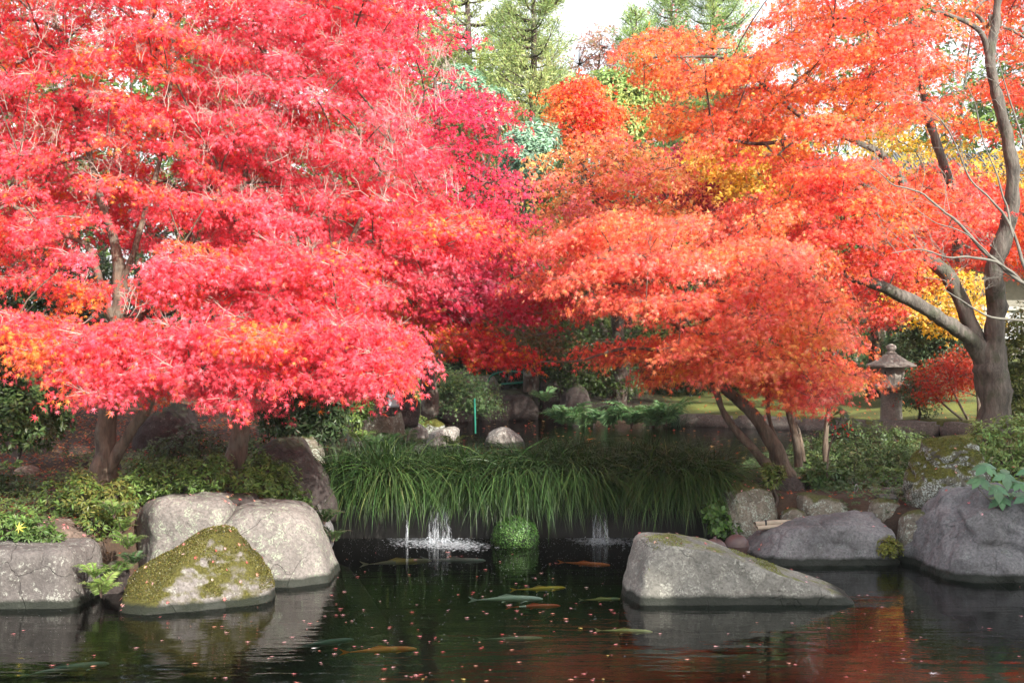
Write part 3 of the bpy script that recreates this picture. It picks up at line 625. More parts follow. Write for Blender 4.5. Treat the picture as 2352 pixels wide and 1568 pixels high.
# crimson maple behind
c1 = region([(620, -320), (960, -320), (985, 20), (1050, 80), (1010, 150), (1050, 210), (1140, 215), (1165, 300), (1150, 400), (1200, 470), (1180, 560), (1060, 560), (960, 400), (860, 250), (640, 100)], 125, (17.5, 21))
tree('japanese_maple', 'deep crimson maple rising behind the pink maples, right of them against the conifer', 'tree',
     [[(985, 950, 21, .14), (980, 800, 20.5, .11), (990, 600, 20, .09), (960, 420, 19.5, .07), (900, 220, 19.3, .05), (820, 20, 19.2, .03)],
      [(988, 640, 20, .05), (1060, 500, 19.6, .04), (1110, 400, 19.5, .03), (1150, 300, 19.5, .02)],
      [(970, 470, 19.6, .045), (1000, 330, 19.3, .035), (1000, 180, 19.3, .02)]],
     c1, [(c1, dict(n=210, rx=.45, rz=.055, size=.05, lod=5, cols=[(.62, .1, .02), (.7, .04, .08), (.74, .04, .12), (.7, .07, .15)], wts=[.08, .35, .37, .2], seed=3))], 'bark_dark', 'twig_dark', rx=.5)
# purple-tinged maple in the middle
d1 = region([(860, 640), (1000, 560), (1080, 480), (1190, 520), (1250, 600), (1290, 690), (1250, 740), (1150, 725), (1010, 735), (880, 700)], 80, (16.8, 19.5))
d2 = region([(1030, 765), (1110, 755), (1200, 805), (1180, 830), (1120, 825), (1040, 795)], 16, (16.8, 17.8))
d3 = region([(860, 690), (1010, 720), (1100, 740), (1000, 760), (850, 740)], 12, (17.2, 18.5))
PUR = [(.16, .1, .02), (.42, .12, .02), (.42, .02, .03), (.48, .02, .06), (.4, .05, .1)]
tree('japanese_maple', 'wine red and purple tinged maple between the pink and the orange maples', 'tree',
     [[(880, 1000, 19.8, .11), (905, 900, 19.4, .09), (930, 780, 19.0, .075), (990, 740, 18.5, .06), (1080, 690, 18.2, .045), (1180, 640, 18, .03)],
      [(915, 840, 19.2, .045), (1000, 760, 18.2, .035), (1130, 725, 17.8, .025), (1240, 700, 17.6, .015)],
      [(905, 880, 19.3, .04), (960, 800, 18.4, .03), (1060, 770, 17.6, .02), (1150, 800, 17.3, .012)]],
     np.vstack([d1, d2, d3]), [(d1, dict(n=200, rx=.42, rz=.05, size=.052, lod=7, cols=PUR, wts=[.06, .1, .3, .34, .2], seed=5)), (np.vstack([d2, d3]), dict(n=170, rx=.36, rz=.05, size=.052, lod=7, cols=[(.25, .14, .02), (.62, .2, .03), (.62, .05, .04), (.6, .05, .07)], wts=[.2, .3, .25, .25], seed=8))], 'bark_dark', 'twig_dark', rx=.42)
# ---- right front maple, several bent stems
ORA = [(.88, .38, .08), (.87, .27, .09), (.85, .18, .1), (.82, .12, .11), (.87, .3, .22)]
e1 = region([(1215, 600), (1290, 530), (1420, 500), (1600, 530), (1800, 540), (1900, 610), (1920, 700), (1960, 770), (1965, 830), (1920, 870), (1830, 850), (1650, 810), (1570, 760), (1480, 690), (1380, 680), (1290, 660)], 195, (14.4, 17.8), (82, .14, 1700))
e2 = region([(1580, 800), (1700, 810), (1900, 860), (1920, 900), (1860, 940), (1800, 900), (1700, 870), (1620, 850)], 34, (15.0, 16.8))
e3 = region([(1340, 805), (1440, 790), (1560, 790), (1560, 815), (1440, 820), (1380, 822)], 12, (16.2, 17.0))
e4 = region([(1470, 860), (1560, 830), (1620, 840), (1560, 870), (1490, 885)], 8, (16.0, 16.8))
LR6 = dict(n=270, rx=.38, rz=.05, size=.048, lod=7, cols=[(.88, .42, .1), (.87, .31, .12), (.86, .22, .12), (.84, .15, .13), (.88, .34, .24)], wts=[.1, .22, .32, .24, .12], seed=11)
tree('japanese_maple', 'orange red maple with several bent stems rising from the right bank', 'tree',
     [[(1800, 1105, 16.4, .14), (1788, 1060, 16.4, .1), (1765, 1010, 16.4, .085), (1730, 950, 16.4, .075), (1680, 905, 16.4, .065), (1640, 860, 16.4, .055), (1590, 780, 16.3, .045), (1500, 700, 16.2, .035), (1380, 640, 16, .022)],
      [(1775, 1095, 16.35, .07), (1735, 1040, 16.3, .05), (1690, 990, 16.3, .045), (1660, 940, 16.3, .04), (1640, 890, 16.3, .035), (1600, 830, 16.2, .028), (1450, 800, 16.3, .02), (1330, 828, 16.5, .012), (1240, 830, 16.6, .006)],
      [(1800, 1070, 16.5, .035), (1782, 1010, 16.6, .03), (1765, 950, 16.6, .026), (1760, 860, 16.6, .022), (1720, 760, 16.5, .018)],
      [(1835, 1070, 16.9, .05), (1830, 1010, 16.9, .045), (1812, 950, 16.9, .04), (1800, 880, 16.8, .035), (1830, 760, 16.7, .025), (1880, 660, 16.6, .018)],
      [(1845, 1060, 17.0, .03), (1835, 990, 17.0, .025), (1815, 940, 17, .02), (1850, 850, 16.8, .015)],
      [(1895, 1060, 17.1, .035), (1898, 980, 17.1, .03), (1905, 910, 17, .026), (1880, 850, 16.9, .02), (1870, 780, 16.8, .015)]],
     np.vstack([e1, e2, e3, e4]), [(e1, LR6), (np.vstack([e2, e3, e4]), dict(LR6, seed=12, n=180, rx=.3, wts=[.05, .15, .3, .4, .1]))], 'bark', 'twig_dark', rx=.38, ntw=9,
     sprays=[((1730, 730, 14.8), 6, .3), ((1500, 560, 15), 5, .35)])
# ---- big maple at the right edge
f1 = np.vstack([region([(1450, 110), (1560, 85), (1690, 115), (1760, 70), (1830, -60), (1900, -320), (2120, -320), (2120, 230), (1900, 300), (1800, 380), (1560, 290), (1450, 230)], 215, (18.0, 22.5), (85, .15, 2150)),
                region([(2100, -320), (2650, -320), (2650, 200), (2480, 300), (2330, 260), (2180, 330), (2100, 230)], 105, (22.2, 25), (85, .15, 2150))])
f2 = np.vstack([region([(1780, 400), (1950, 330), (2040, 420), (2060, 600), (2040, 600), (1900, 560), (1820, 500)], 75, (17.6, 21), (70, .15, 2150)),
                region([(2040, 430), (2250, 420), (2420, 480), (2420, 620), (2240, 600), (2150, 590), (2050, 570)], 80, (22.0, 24), (70, .15, 2150)), region([(2050, 420), (2260, 450), (2240, 560), (2060, 560)], 14, (18.5, 20.5))])
f3 = region([(1930, 580), (2080, 590), (2130, 650), (2060, 690), (2030, 780), (1950, 740), (1900, 650)], 22, (21.6, 23))
f4 = region([(1560, 560), (1650, 480), (1800, 440), (1900, 520), (1880, 600), (1700, 590)], 26, (18.4, 20.5))
LR7 = dict(n=240, rx=.46, rz=.06, size=.054, lod=5, cols=ORA, wts=[.12, .28, .34, .2, .06], seed=21)
tree('japanese_maple', 'large orange maple with the thick trunk and long left limb at the right edge', 'tree',
     [[(2290, 1010, 22, .3), (2287, 960, 22, .265), (2283, 890, 22, .25), (2272, 830, 22, .24), (2285, 770, 21.9, .17), (2287, 700, 21.8, .16), (2285, 620, 21.6, .14), (2312, 520, 21.4, .12), (2328, 440, 21.3, .11), (2318, 340, 21.2, .1), (2296, 240, 21.1, .085), (2276, 140, 21.0, .08), (2285, 60, 21, .07), (2300, -60, 21, .05)],
      [(2262, 830, 22, .17), (2226, 772, 21.8, .125), (2172, 735, 21.4, .105), (2105, 702, 21, .1), (2045, 668, 20.7, .092), (2005, 650, 20.4, .075), (1900, 625, 20, .065), (1780, 620, 19.6, .05), (1640, 610, 19.2, .035), (1560, 580, 19, .02)],
      [(2250, 800, 22, .15), (2225, 740, 22, .13), (2180, 640, 22, .12), (2120, 575, 21.8, .11), (2085, 520, 21.8, .1), (2080, 440, 21.6, .075), (2040, 370, 21.4, .055), (1980, 330, 21, .045), (1880, 300, 20.4, .04), (1760, 330, 19.8, .03), (1600, 310, 19.4, .02)],
      [(2200, 600, 22.3, .08), (2195, 470, 22.2, .075), (2160, 350, 22, .07), (2130, 260, 21.9, .06), (2108, 150, 21.8, .045), (2090, 20, 21.6, .03)],
      [(2296, 240, 21.1, .05), (2270, 130, 21, .045), (2250, 70, 20.9, .04), (2180, 35, 20.7, .03), (2140, 25, 20.6, .02)],
      [(1990, 260, 21, .04), (2010, 120, 20.8, .035), (2020, 40, 20.7, .03), (2010, -80, 20.6, .02)],
      [(1880, 300, 20.4, .035), (1780, 220, 20.2, .028), (1680, 140, 20, .02), (1540, 130, 19.8, .012)]],
     np.vstack([f1, f2, f3, f4]), [(np.vstack([f1, f4]), LR7), (np.vstack([f2, f3]), dict(LR7, seed=23, wts=[.03, .15, .36, .4, .06]))], 'bark_grey', 'twig_dark', rx=.5, ntw=9)
# ---- maples behind
YEL = [(.5, .42, .06), (.74, .46, .06), (.85, .48, .1), (.86, .32, .08)]
def bgmaple(label, polys, Y, cols, wts, trunk, seed, size=.075, n=150, rx=.55, lod=3, bark='bark_dark', cnt=(60,)):
    ps = np.vstack([region(p_, c_, Y) for p_, c_ in zip(polys, cnt)])
    return tree('japanese_maple', label, 'tree', trunk, ps, [(ps, dict(n=n, rx=rx, rz=.08, size=size, lod=lod, cols=cols, wts=wts, seed=seed))], bark, 'twig_dark', rx=rx, ntw=5, tw_r=.005, sides=8)
MIX = [(.8, .5, .16), (.86, .32, .12), (.84, .22, .12), (.82, .17, .17)]
bgmaple('salmon and gold maple in the centre behind the orange red one', [[(1215, 440), (1250, 350), (1330, 310), (1460, 320), (1560, 370), (1600, 470), (1580, 560), (1420, 590), (1250, 570)]], (24.5, 27.5), MIX, [.14, .3, .3, .26],
        [[(1425, 960, 28.5, .16), (1425, 860, 28.2, .14), (1420, 760, 27.8, .12), (1400, 620, 27, .09), (1380, 480, 26.5, .06), (1340, 380, 26.3, .03)], [(1410, 680, 27.2, .06), (1480, 540, 26.6, .045), (1540, 440, 26.4, .02)]], 31, cnt=(75,), rx=.6)
bgmaple('slim orange maple standing right of the tall conifer', [[(1275, 200), (1340, 180), (1390, 240), (1420, 330), (1330, 340), (1290, 280)]], (28.5, 30), [(.85, .3, .06), (.85, .14, .05), (.8, .08, .07)], [.3, .4, .3],
        [[(1345, 900, 31, .12), (1345, 600, 30.5, .09), (1340, 400, 29.6, .06), (1335, 230, 29.2, .03)]], 32, cnt=(30,))
bgmaple('dusky rose maple behind the yellow maple', [[(1480, 360), (1600, 330), (1700, 380), (1760, 450), (1640, 500), (1500, 430)]], (27.5, 29.5), [(.6, .16, .06), (.6, .05, .09), (.5, .05, .1)], [.25, .45, .3],
        [[(1640, 900, 30, .12), (1630, 650, 29.5, .09), (1610, 480, 28.8, .05)]], 33, cnt=(34,))
bgmaple('yellow maple behind the left limb of the big orange maple', [[(1590, 340), (1700, 300), (1830, 330), (1880, 400), (1780, 460), (1640, 420)]], (25.5, 27.5), YEL, [.12, .3, .4, .18],
        [[(1850, 920, 29, .14), (1840, 700, 28.5, .11), (1800, 520, 27.5, .08), (1740, 400, 26.6, .04)]], 34, cnt=(40,))
bgmaple('golden maple behind the trunks of the big orange maple', [[(1900, 250), (2100, 240), (2300, 300), (2420, 360), (2400, 470), (2200, 440), (2000, 420)], [(1990, 600), (2130, 590), (2260, 640), (2280, 780), (2200, 760), (2060, 730)]], (27, 30), YEL, [.15, .35, .35, .15],
        [[(2010, 930, 31, .2), (2018, 760, 30.5, .17), (2020, 650, 30, .14), (2060, 500, 29.5, .1), (2120, 380, 29, .06)], [(2020, 680, 30.2, .08), (2120, 640, 29.5, .05), (2220, 620, 29, .03)], [(2060, 500, 29.5, .06), (2200, 420, 29, .04), (2300, 380, 28.8, .02)]], 35, cnt=(30, 26))
bgmaple('low russet maple bush beside the stone lantern', [[(2130, 830), (2200, 805), (2250, 830), (2250, 880), (2190, 900), (2110, 920), (2100, 890)]], (24, 25.6), [(.5, .13, .02), (.5, .05, .02), (.42, .03, .02)], [.3, .4, .3],
        [[(2247, 1000, 25, .04), (2248, 930, 25, .035), (2240, 870, 25, .02)], [(2240, 990, 25, .03), (2170, 930, 24.8, .02), (2130, 890, 24.7, .012)], [(2235, 985, 25, .025), (2190, 900, 24.8, .018), (2170, 850, 24.8, .01)]], 36, size=.045, rx=.34, cnt=(26,), n=170, lod=5, bark='bark')
GRN = [(.03, .05, .012), (.05, .09, .025), (.07, .12, .03), (.1, .14, .04)]
bgmaple('flat-tiered dark green maple at the back of the upper pond', [[(1250, 770), (1350, 745), (1500, 770), (1500, 800), (1380, 830), (1260, 820)], [(1300, 840), (1440, 830), (1460, 880), (1380, 900), (1310, 880)]], (27.5, 30), GRN, [.2, .3, .3, .2],
        [[(1425, 940, 29, .12), (1420, 860, 29, .1), (1400, 790, 29, .07), (1380, 740, 29, .04)]], 37, cnt=(44, 16), size=.06, lod=5)
bgmaple('brown tinged maple low at the back, left of the dark green one', [[(1170, 760), (1260, 745), (1290, 790), (1230, 820), (1160, 800)]], (27, 29), [(.09, .05, .02), (.16, .06, .02), (.1, .09, .02)], [.35, .35, .3],
        [[(1215, 930, 29, .08), (1215, 850, 29, .06), (1210, 780, 28.6, .03)]], 38, cnt=(24,), size=.06, lod=5)
bgmaple('small pale green maple drooping over the upper pond', [[(955, 865), (1040, 850), (1100, 875), (1150, 930), (1100, 950), (1040, 935), (960, 920)]], (23.8, 25.2), [(.07, .13, .05), (.12, .2, .08), (.2, .27, .09)], [.4, .35, .25],
        [[(960, 985, 24.6, .05), (965, 930, 24.6, .045), (985, 880, 24.6, .035), (1040, 880, 24.5, .025), (1110, 920, 24.4, .012)]], 39, cnt=(34,), size=.045, rx=.3, n=170, lod=5)
bgmaple('narrow strip of lime green maple twigs hanging left of the drooping maple', [[(930, 880), (960, 875), (965, 950), (935, 960)]], (22.4, 23), [(.12, .2, .05), (.22, .3, .08)], [.5, .5],
        [[(935, 1000, 23, .03), (935, 930, 23, .025), (945, 870, 22.8, .015)]], 40, cnt=(8,), size=.04, rx=.2, n=110, lod=5)

# ------------------------------------------------------------------ conifers and far trees
def conifer(label, x, ybase, ytop, Y, w, cols, seed, dens=60, needle=.16, up=.25, gap=.26, sparse=1.0, gname=None):
    b = P(x, ybase, Y); tp_ = P(x, ytop, Y); H = tp_[2] - b[2]; root = empty('conifer', b, label, 'tree', gname)
    mb = MB(); tz = np.linspace(0, H, 14); tp2 = np.stack([b[0] + .05 * np.sin(tz), np.full(14, b[1]), b[2] + tz], 1); tube(mb, tp2, np.linspace(.009 * H + .03, .02, 14), 8, .15, True, seed); mb.build('trunk', M['bark_dark'], root, True)
    A = []; B = []; br = MB(); z = .12 * H
    while z < H * .99:
        fr = 1 - z / H; L = w * (fr ** .55) * rng.uniform(.75, 1.1) + .15
        for q in range(int(5)):
            a = rng.uniform(0, 2 * math.pi); l = L * rng.uniform(.6, 1.1); d = np.array([math.cos(a), math.sin(a), up + .3 * (1 - fr)])
            p0 = np.array([b[0], b[1], b[2] + z]); t = np.linspace(0, 1, 6)[:, None]; pl = p0 + d * l * t + np.array([0, 0, 1]) * (-.25 * l * np.sin(t * math.pi * .8) + .2 * l * t ** 2)
            tube(br, pl, np.linspace(.03 * l ** .5, .006, 6), 4, 0, False); A.append(pl)
        z += gap * rng.uniform(.7, 1.3) * (.6 + fr)
    br.build('branches', M['bark_dark'], root)
    pos = []; dr = []
    for pl in A:
        n = int(2.3 * dens * sparse * np.linalg.norm(pl[-1] - pl[0])); t = rng.uniform(.18, 1.05, n) ** .8 * 5; i = np.clip(t.astype(int), 0, 4); f_ = (t - i)[:, None]
        q = pl[i] * (1 - f_) + pl[i + 1] * f_; d = norm(pl[-1] - pl[0]); sd = rng.normal(0, 1, (n, 3)) * [1, 1, .55]; sp = rng.uniform(0, .3, n)[:, None] * (1.25 - t[:, None] / 6)
        pos.append(q + norm(sd) * sp); dr.append(norm(d * .9 + norm(sd) * .8 + [0, 0, .3]))
    pos = np.vstack(pos); dr = np.vstack(dr); N = len(pos)
    V, Fx, cc = leaves(pos, rng.normal(0, 1, (N, 3)) + [0, -.3, .8], dr, needle * .62 * rng.uniform(.6, 1.2, N), palette(pos, cols, [1] * len(cols), .8, seed, .2), LAN, (-.1, .2), .38)
    c = MB(); c.add(V, Fx, cc); c.build('needles', M['green'], root, False, True); return root
CG = [(.2, .28, .1), (.3, .39, .14), (.4, .47, .19)]
conifer('tall yellowish green conifer in the centre with the dark straight trunk', 1222, 900, -330, 31, 1.75, CG, 51, 125, .2, gap=.19)
conifer('pale golden green conifer behind the crimson maple', 1075, 900, -400, 36, 2.6, [(.38, .44, .15), (.46, .5, .18), (.34, .42, .16)], 52, 90, .24)
conifer('slim fresh green conifer left of the orange maples', 1458, 900, 20, 33, 1.3, [(.22, .36, .12), (.32, .46, .16), (.4, .5, .18)], 53, 110, .18, gap=.2)
conifer('open-branched green conifer against the sky at the top', 1640, 900, -260, 36, 2.0, [(.24, .36, .12), (.38, .48, .16)], 54, 110, .2, gap=.24)
conifer('second open-branched green conifer, left of the sky gap above the orange maple', 1545, 900, -90, 39, 1.5, [(.24, .36, .12), (.38, .48, .16)], 58, 110, .2, gap=.24)

def blobtree(name, label, x, ybase, Y, clumps, cols, seed, size=.11, n=60, leafm='green', cat='tree', trunk=.12, wid=.75, tp=LAN, group=None, bark='bark_dark'):
    """broadleaf tree or shrub: clumps (x,y,Yoff,radius m) filled with leaf whorls"""
    b = P(x, ybase, Y); root = empty(name, b, label, cat, group); mb = MB(); cs = [(P(cx, cy_, Y + dY), r_) for cx, cy_, dY, r_ in clumps]
    top = np.mean([c_ for c_, _ in cs], 0); fork = b * .55 + top * .45; tube(mb, catmull([b, (b + fork) / 2 + [.03, 0, 0], fork], 4), np.linspace(trunk, trunk * .6, 9), 7, .15)
    for c_, r_ in cs: tube(mb, catmull([fork, (fork + c_) / 2 + rng.normal(0, .1, 3) * r_, c_], 3), np.linspace(trunk * .5, trunk * .12, 7), 5, .1)
    tips = []; nr = []
    for c_, r_ in cs:
        k = max(6, int(n * r_ * r_ * (9 if r_ > .7 else 30))); d = norm(rng.normal(0, 1, (k, 3)) + [0, 0, .25]); rr = r_ * (.45 + .6 * rng.uniform(0, 1, k) ** .6) * (1 + .25 * vnoise(d * 2 + c_, 1, seed))
        tips.append(c_ + d * rr[:, None]); nr.append(d)
        kk = min(k, 26); segs(mb, np.repeat(c_[None], kk, 0), tips[-1][:kk], trunk * .1, trunk * .04)
    mb.build('stems', M[bark], root, True)
    tips = np.vstack(tips); nr = np.vstack(nr); w = 7; N = len(tips) * w; T_ = np.repeat(tips, w, 0); D_ = np.repeat(nr, w, 0)
    a = rng.normal(0, 1, (N, 3)); dd = norm(np.cross(D_, a)) * .9 + D_ * .55; nn_ = D_ * 1.0 - dd * .3 + [0, 0, .5] + rng.normal(0, .25, (N, 3))
    V, Fx, cc = leaves(T_ + dd * size * .15, nn_, dd, size * rng.uniform(.6, 1.15, N), palette(T_, cols, [1] * len(cols), 1.5, seed, .2), tp, (0, .3), wid)
    c = MB(); c.add(V, Fx, cc); c.build('foliage', M[leafm], root, False, True); return root
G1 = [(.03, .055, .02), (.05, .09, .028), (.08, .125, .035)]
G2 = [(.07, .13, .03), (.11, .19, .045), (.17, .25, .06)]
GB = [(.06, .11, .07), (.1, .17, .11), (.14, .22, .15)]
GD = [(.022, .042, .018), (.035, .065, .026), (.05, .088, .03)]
blobtree('broadleaf_tree', 'bluish green broadleaf tree below the tall conifer', 1215, 900, 28.5, [(1200, 330, 0, .42), (1240, 320, 0, .4), (1185, 370, .2, .35), (1225, 370, -.2, .4), (1060, 205, 2, .5), (1130, 250, 1.5, .45)], [(.2, .36, .25), (.28, .46, .32), (.38, .54, .4)], 61, .13, 45)
blobtree('broadleaf_tree', 'fresh green evergreen behind the slim conifer', 1440, 900, 31, [(1400, 210, 0, .5), (1450, 230, 0, .55), (1430, 290, -.3, .5), (1480, 270, .3, .5), (1380, 280, 0, .45), (1500, 210, .2, .4)], [(.22, .34, .1), (.32, .44, .14), (.42, .5, .16)], 62, .14, 50)
blobtree('broadleaf_tree', 'light green tree between the golden conifer and the tall conifer', 1120, 900, 34, [(1030, 180, 0, .8), (1090, 240, 0, .8), (1150, 180, .5, .8), (1110, 320, 0, .7), (1040, 300, .4, .8), (1170, 90, 1, .8)], [(.3, .4, .14), (.42, .5, .18), (.5, .54, .22)], 63, .16, 32)
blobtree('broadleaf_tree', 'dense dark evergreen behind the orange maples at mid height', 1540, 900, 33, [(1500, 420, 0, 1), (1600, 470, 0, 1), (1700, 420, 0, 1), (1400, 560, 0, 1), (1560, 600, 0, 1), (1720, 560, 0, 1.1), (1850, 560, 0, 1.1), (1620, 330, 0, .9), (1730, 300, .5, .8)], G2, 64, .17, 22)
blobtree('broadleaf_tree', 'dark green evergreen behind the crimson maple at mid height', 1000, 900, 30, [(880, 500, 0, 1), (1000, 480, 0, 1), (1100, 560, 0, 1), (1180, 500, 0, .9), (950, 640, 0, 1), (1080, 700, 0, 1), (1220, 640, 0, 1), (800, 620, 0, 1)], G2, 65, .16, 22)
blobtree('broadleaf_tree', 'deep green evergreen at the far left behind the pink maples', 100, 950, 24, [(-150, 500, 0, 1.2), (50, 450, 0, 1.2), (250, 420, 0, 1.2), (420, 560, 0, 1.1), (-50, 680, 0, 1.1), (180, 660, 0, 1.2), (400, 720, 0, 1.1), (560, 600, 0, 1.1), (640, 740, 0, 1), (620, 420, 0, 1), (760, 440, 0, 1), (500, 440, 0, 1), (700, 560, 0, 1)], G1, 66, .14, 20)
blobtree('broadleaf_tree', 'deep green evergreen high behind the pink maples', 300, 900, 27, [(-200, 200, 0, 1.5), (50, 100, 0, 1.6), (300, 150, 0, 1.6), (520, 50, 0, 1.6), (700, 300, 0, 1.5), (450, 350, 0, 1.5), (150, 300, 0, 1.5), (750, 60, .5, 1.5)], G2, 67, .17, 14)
blobtree('broadleaf_tree', 'far green tree behind the golden maple at the right', 2200, 900, 42, [(1950, 150, 0, 1.8), (2100, 60, 0, 1.8), (2300, 220, 0, 1.8), (2450, 60, 0, 2), (2250, -60, 0, 2), (2050, 300, 0, 1.5)], G2, 68, .25, 8)
for i in range(11):
    x = -500 + i * 340; xx = x + rng.uniform(-60, 60); Y = 52 + rng.uniform(-3, 5)
    blobtree('broadleaf_tree', 'far green tree in the belt closing off the garden', xx, 860, Y, [(xx + rng.uniform(-160, 160), rng.uniform(330 if 900 < xx < 1900 else 150, 720), rng.uniform(-2, 2), rng.uniform(2.2, 3)) for _ in range(7)], G2, 200 + i, .42, 2.6, group='far trees closing off the garden', trunk=.25)
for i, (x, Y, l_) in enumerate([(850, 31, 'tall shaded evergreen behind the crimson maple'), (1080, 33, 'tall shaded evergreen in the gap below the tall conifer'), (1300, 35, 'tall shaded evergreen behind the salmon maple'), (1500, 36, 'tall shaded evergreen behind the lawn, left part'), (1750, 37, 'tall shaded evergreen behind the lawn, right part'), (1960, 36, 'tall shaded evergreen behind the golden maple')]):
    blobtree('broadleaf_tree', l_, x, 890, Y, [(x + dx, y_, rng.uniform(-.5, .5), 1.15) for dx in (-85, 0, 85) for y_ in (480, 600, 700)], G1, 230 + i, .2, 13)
# dark undergrowth across the back
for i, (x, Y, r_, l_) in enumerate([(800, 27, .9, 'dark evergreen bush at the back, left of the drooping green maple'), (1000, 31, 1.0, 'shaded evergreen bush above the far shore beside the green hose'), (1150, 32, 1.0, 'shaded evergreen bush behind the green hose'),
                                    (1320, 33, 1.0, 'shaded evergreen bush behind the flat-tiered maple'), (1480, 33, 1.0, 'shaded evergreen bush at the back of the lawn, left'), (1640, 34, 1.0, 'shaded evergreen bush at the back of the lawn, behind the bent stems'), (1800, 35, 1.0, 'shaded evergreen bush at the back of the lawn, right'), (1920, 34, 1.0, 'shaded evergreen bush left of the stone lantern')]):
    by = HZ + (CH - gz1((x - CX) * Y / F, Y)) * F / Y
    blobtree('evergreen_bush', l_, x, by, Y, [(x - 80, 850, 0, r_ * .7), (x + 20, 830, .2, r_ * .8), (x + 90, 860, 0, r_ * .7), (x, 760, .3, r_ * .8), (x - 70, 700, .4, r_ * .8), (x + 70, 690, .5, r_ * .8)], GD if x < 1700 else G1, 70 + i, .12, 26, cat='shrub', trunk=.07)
# thin bare trees against the sky
blobtree('broadleaf_tree', 'pale green tree right of the tall conifer, behind the bare twigs', 1330, 900, 37, [(1290, 330, 0, .8), (1340, 270, 0, .8), (1300, 220, 0, .7), (1380, 330, 0, .8), (1260, 260, .3, .7)], [(.3, .4, .16), (.42, .5, .22), (.5, .5, .26)], 69, .15, 24)
blobtree('broadleaf_tree', 'rosy leaved tree behind the tall conifer', 1270, 900, 41, [(1190, 130, 0, .9), (1270, 160, 0, .8), (1330, 150, 0, .8), (1400, 170, 0, .9), (1380, 110, 0, .7), (1440, 200, 0, .8)], [(.6, .3, .26), (.65, .4, .3), (.5, .4, .2)], 60, .13, 12, leafm='leaf')
def baretree(label, x, ybase, Y, H, seed, col='twig_grey', lean=(0, 0), r0=.12, name='bare_tree', spread=.5, levels=6, leafcol=None):
    b = P(x, ybase, Y); root = empty(name, b, label, 'tree'); mb = MB(); A = b[None]; D = norm(np.array([[lean[0], lean[1], 1.0]])); l = np.array([H * .34]); r = r0; tips = None
    for lev in range(levels):
        n = 4 if lev < 5 else 3
        for s_ in range(3):
            B = A + D * l[:, None] / 3; segs(mb, A, B, r * (1 - .12 * s_), r * (1 - .12 * (s_ + 1)), 6 if lev < 2 else 3); A = B; D = norm(D + rng.normal(0, .09, D.shape) + [0, 0, .03])
        k = 3 if lev in (0, 1, 2) else 2
        A = np.repeat(A, k, 0); D = norm(np.repeat(D, k, 0) + rng.normal(0, spread, (len(A), 3)) * [1, 1, .6]); l = np.repeat(l, k) * rng.uniform(.6, .82, len(A)); r *= .56
    mb.build('trunk', M[col], root)
    if leafcol:
        pos = np.repeat(A, 3, 0) + rng.normal(0, .1, (len(A) * 3, 3)); N = len(pos)
        V, Fx, cc = leaves(pos, rng.normal(0, 1, (N, 3)), rng.normal(0, 1, (N, 3)), .09, palette(pos, leafcol, [1] * len(leafcol)), LAN, width=1.4); c = MB(); c.add(V, Fx, cc); c.build('foliage', M['leaf'], root, False, True)
    return root
baretree('thin bare tree with a few pink leaves against the sky, right of the tall conifer', 1395, 900, 38, 9.5, 81, leafcol=[(.6, .2, .2), (.6, .3, .25)])
baretree('thin bare tree with pinkish leaves between the two conifers', 1310, 900, 42, 10, 82, leafcol=[(.6, .22, .2), (.55, .32, .22)])
baretree('thin bare grey tree at the top, left of the orange maple crown', 1700, 900, 44, 11.5, 83, leafcol=[(.5, .3, .2)])
baretree('far bare tree behind the sky gap at the top', 1560, 900, 48, 12.5, 84)

# ------------------------------------------------------------------ bare grey tree at the right edge in front of the trunk
bt = empty('bare_tree', P(2460, 1090, 16.2), 'bare grey-branched small tree reaching in from the right edge', 'tree')
mb = MB()
BL = [[(2460, 1090, 16.2, .06), (2450, 900, 16.1, .055), (2420, 760, 16, .05), (2380, 680, 15.9, .04), (2310, 620, 15.8, .034), (2240, 560, 15.7, .028), (2170, 490, 15.6, .022), (2110, 440, 15.5, .018), (2050, 415, 15.4, .013), (2000, 375, 15.4, .008)],
      [(2380, 680, 15.9, .034), (2330, 540, 15.9, .028), (2280, 460, 15.8, .022), (2220, 400, 15.8, .018), (2180, 300, 15.7, .013), (2130, 240, 15.6, .008)],
      [(2350, 650, 15.9, .03), (2300, 610, 15.7, .026), (2230, 585, 15.6, .02), (2180, 590, 15.5, .016), (2110, 575, 15.5, .012), (2050, 580, 15.5, .008)],
      [(2330, 540, 15.9, .024), (2300, 430, 15.9, .018), (2260, 330, 15.8, .014), (2240, 240, 15.8, .009), (2220, 190, 15.8, .006)],
      [(2420, 760, 16, .034), (2360, 740, 15.8, .026), (2290, 730, 15.7, .02), (2230, 700, 15.6, .014), (2170, 660, 15.6, .008)],
      [(2440, 640, 16, .034), (2390, 480, 16, .026), (2350, 330, 16, .02), (2310, 200, 16, .013), (2280, 90, 16, .007)],
      [(2280, 590, 15.7, .016), (2200, 530, 15.6, .012), (2130, 500, 15.5, .009), (2080, 470, 15.5, .005)]]
for li, lb in enumerate(BL):
    s = catmull(np.array([np.append(P(*q[:3]), q[3] * .62) for q in lb]), 5); s[:, :3] += fbm(s[:, :3], 3, 2, li)[:, None] * .03; tube(mb, s[:, :3], s[:, 3], 6, .2, True, li)
    if li == 0: mt = mb; mb = MB()
mt.build('trunk', M['twig_grey'], bt, True); mb.build('branches', M['twig_grey'], bt, True)
tb = MB()
for lb in BL:
    for q in lb[3:]: twig_spray(tb, P(*q[:3]), 3, .6, .0045, (-.4, 0, .7))
tb.build('twigs', M['twig_grey'], bt)

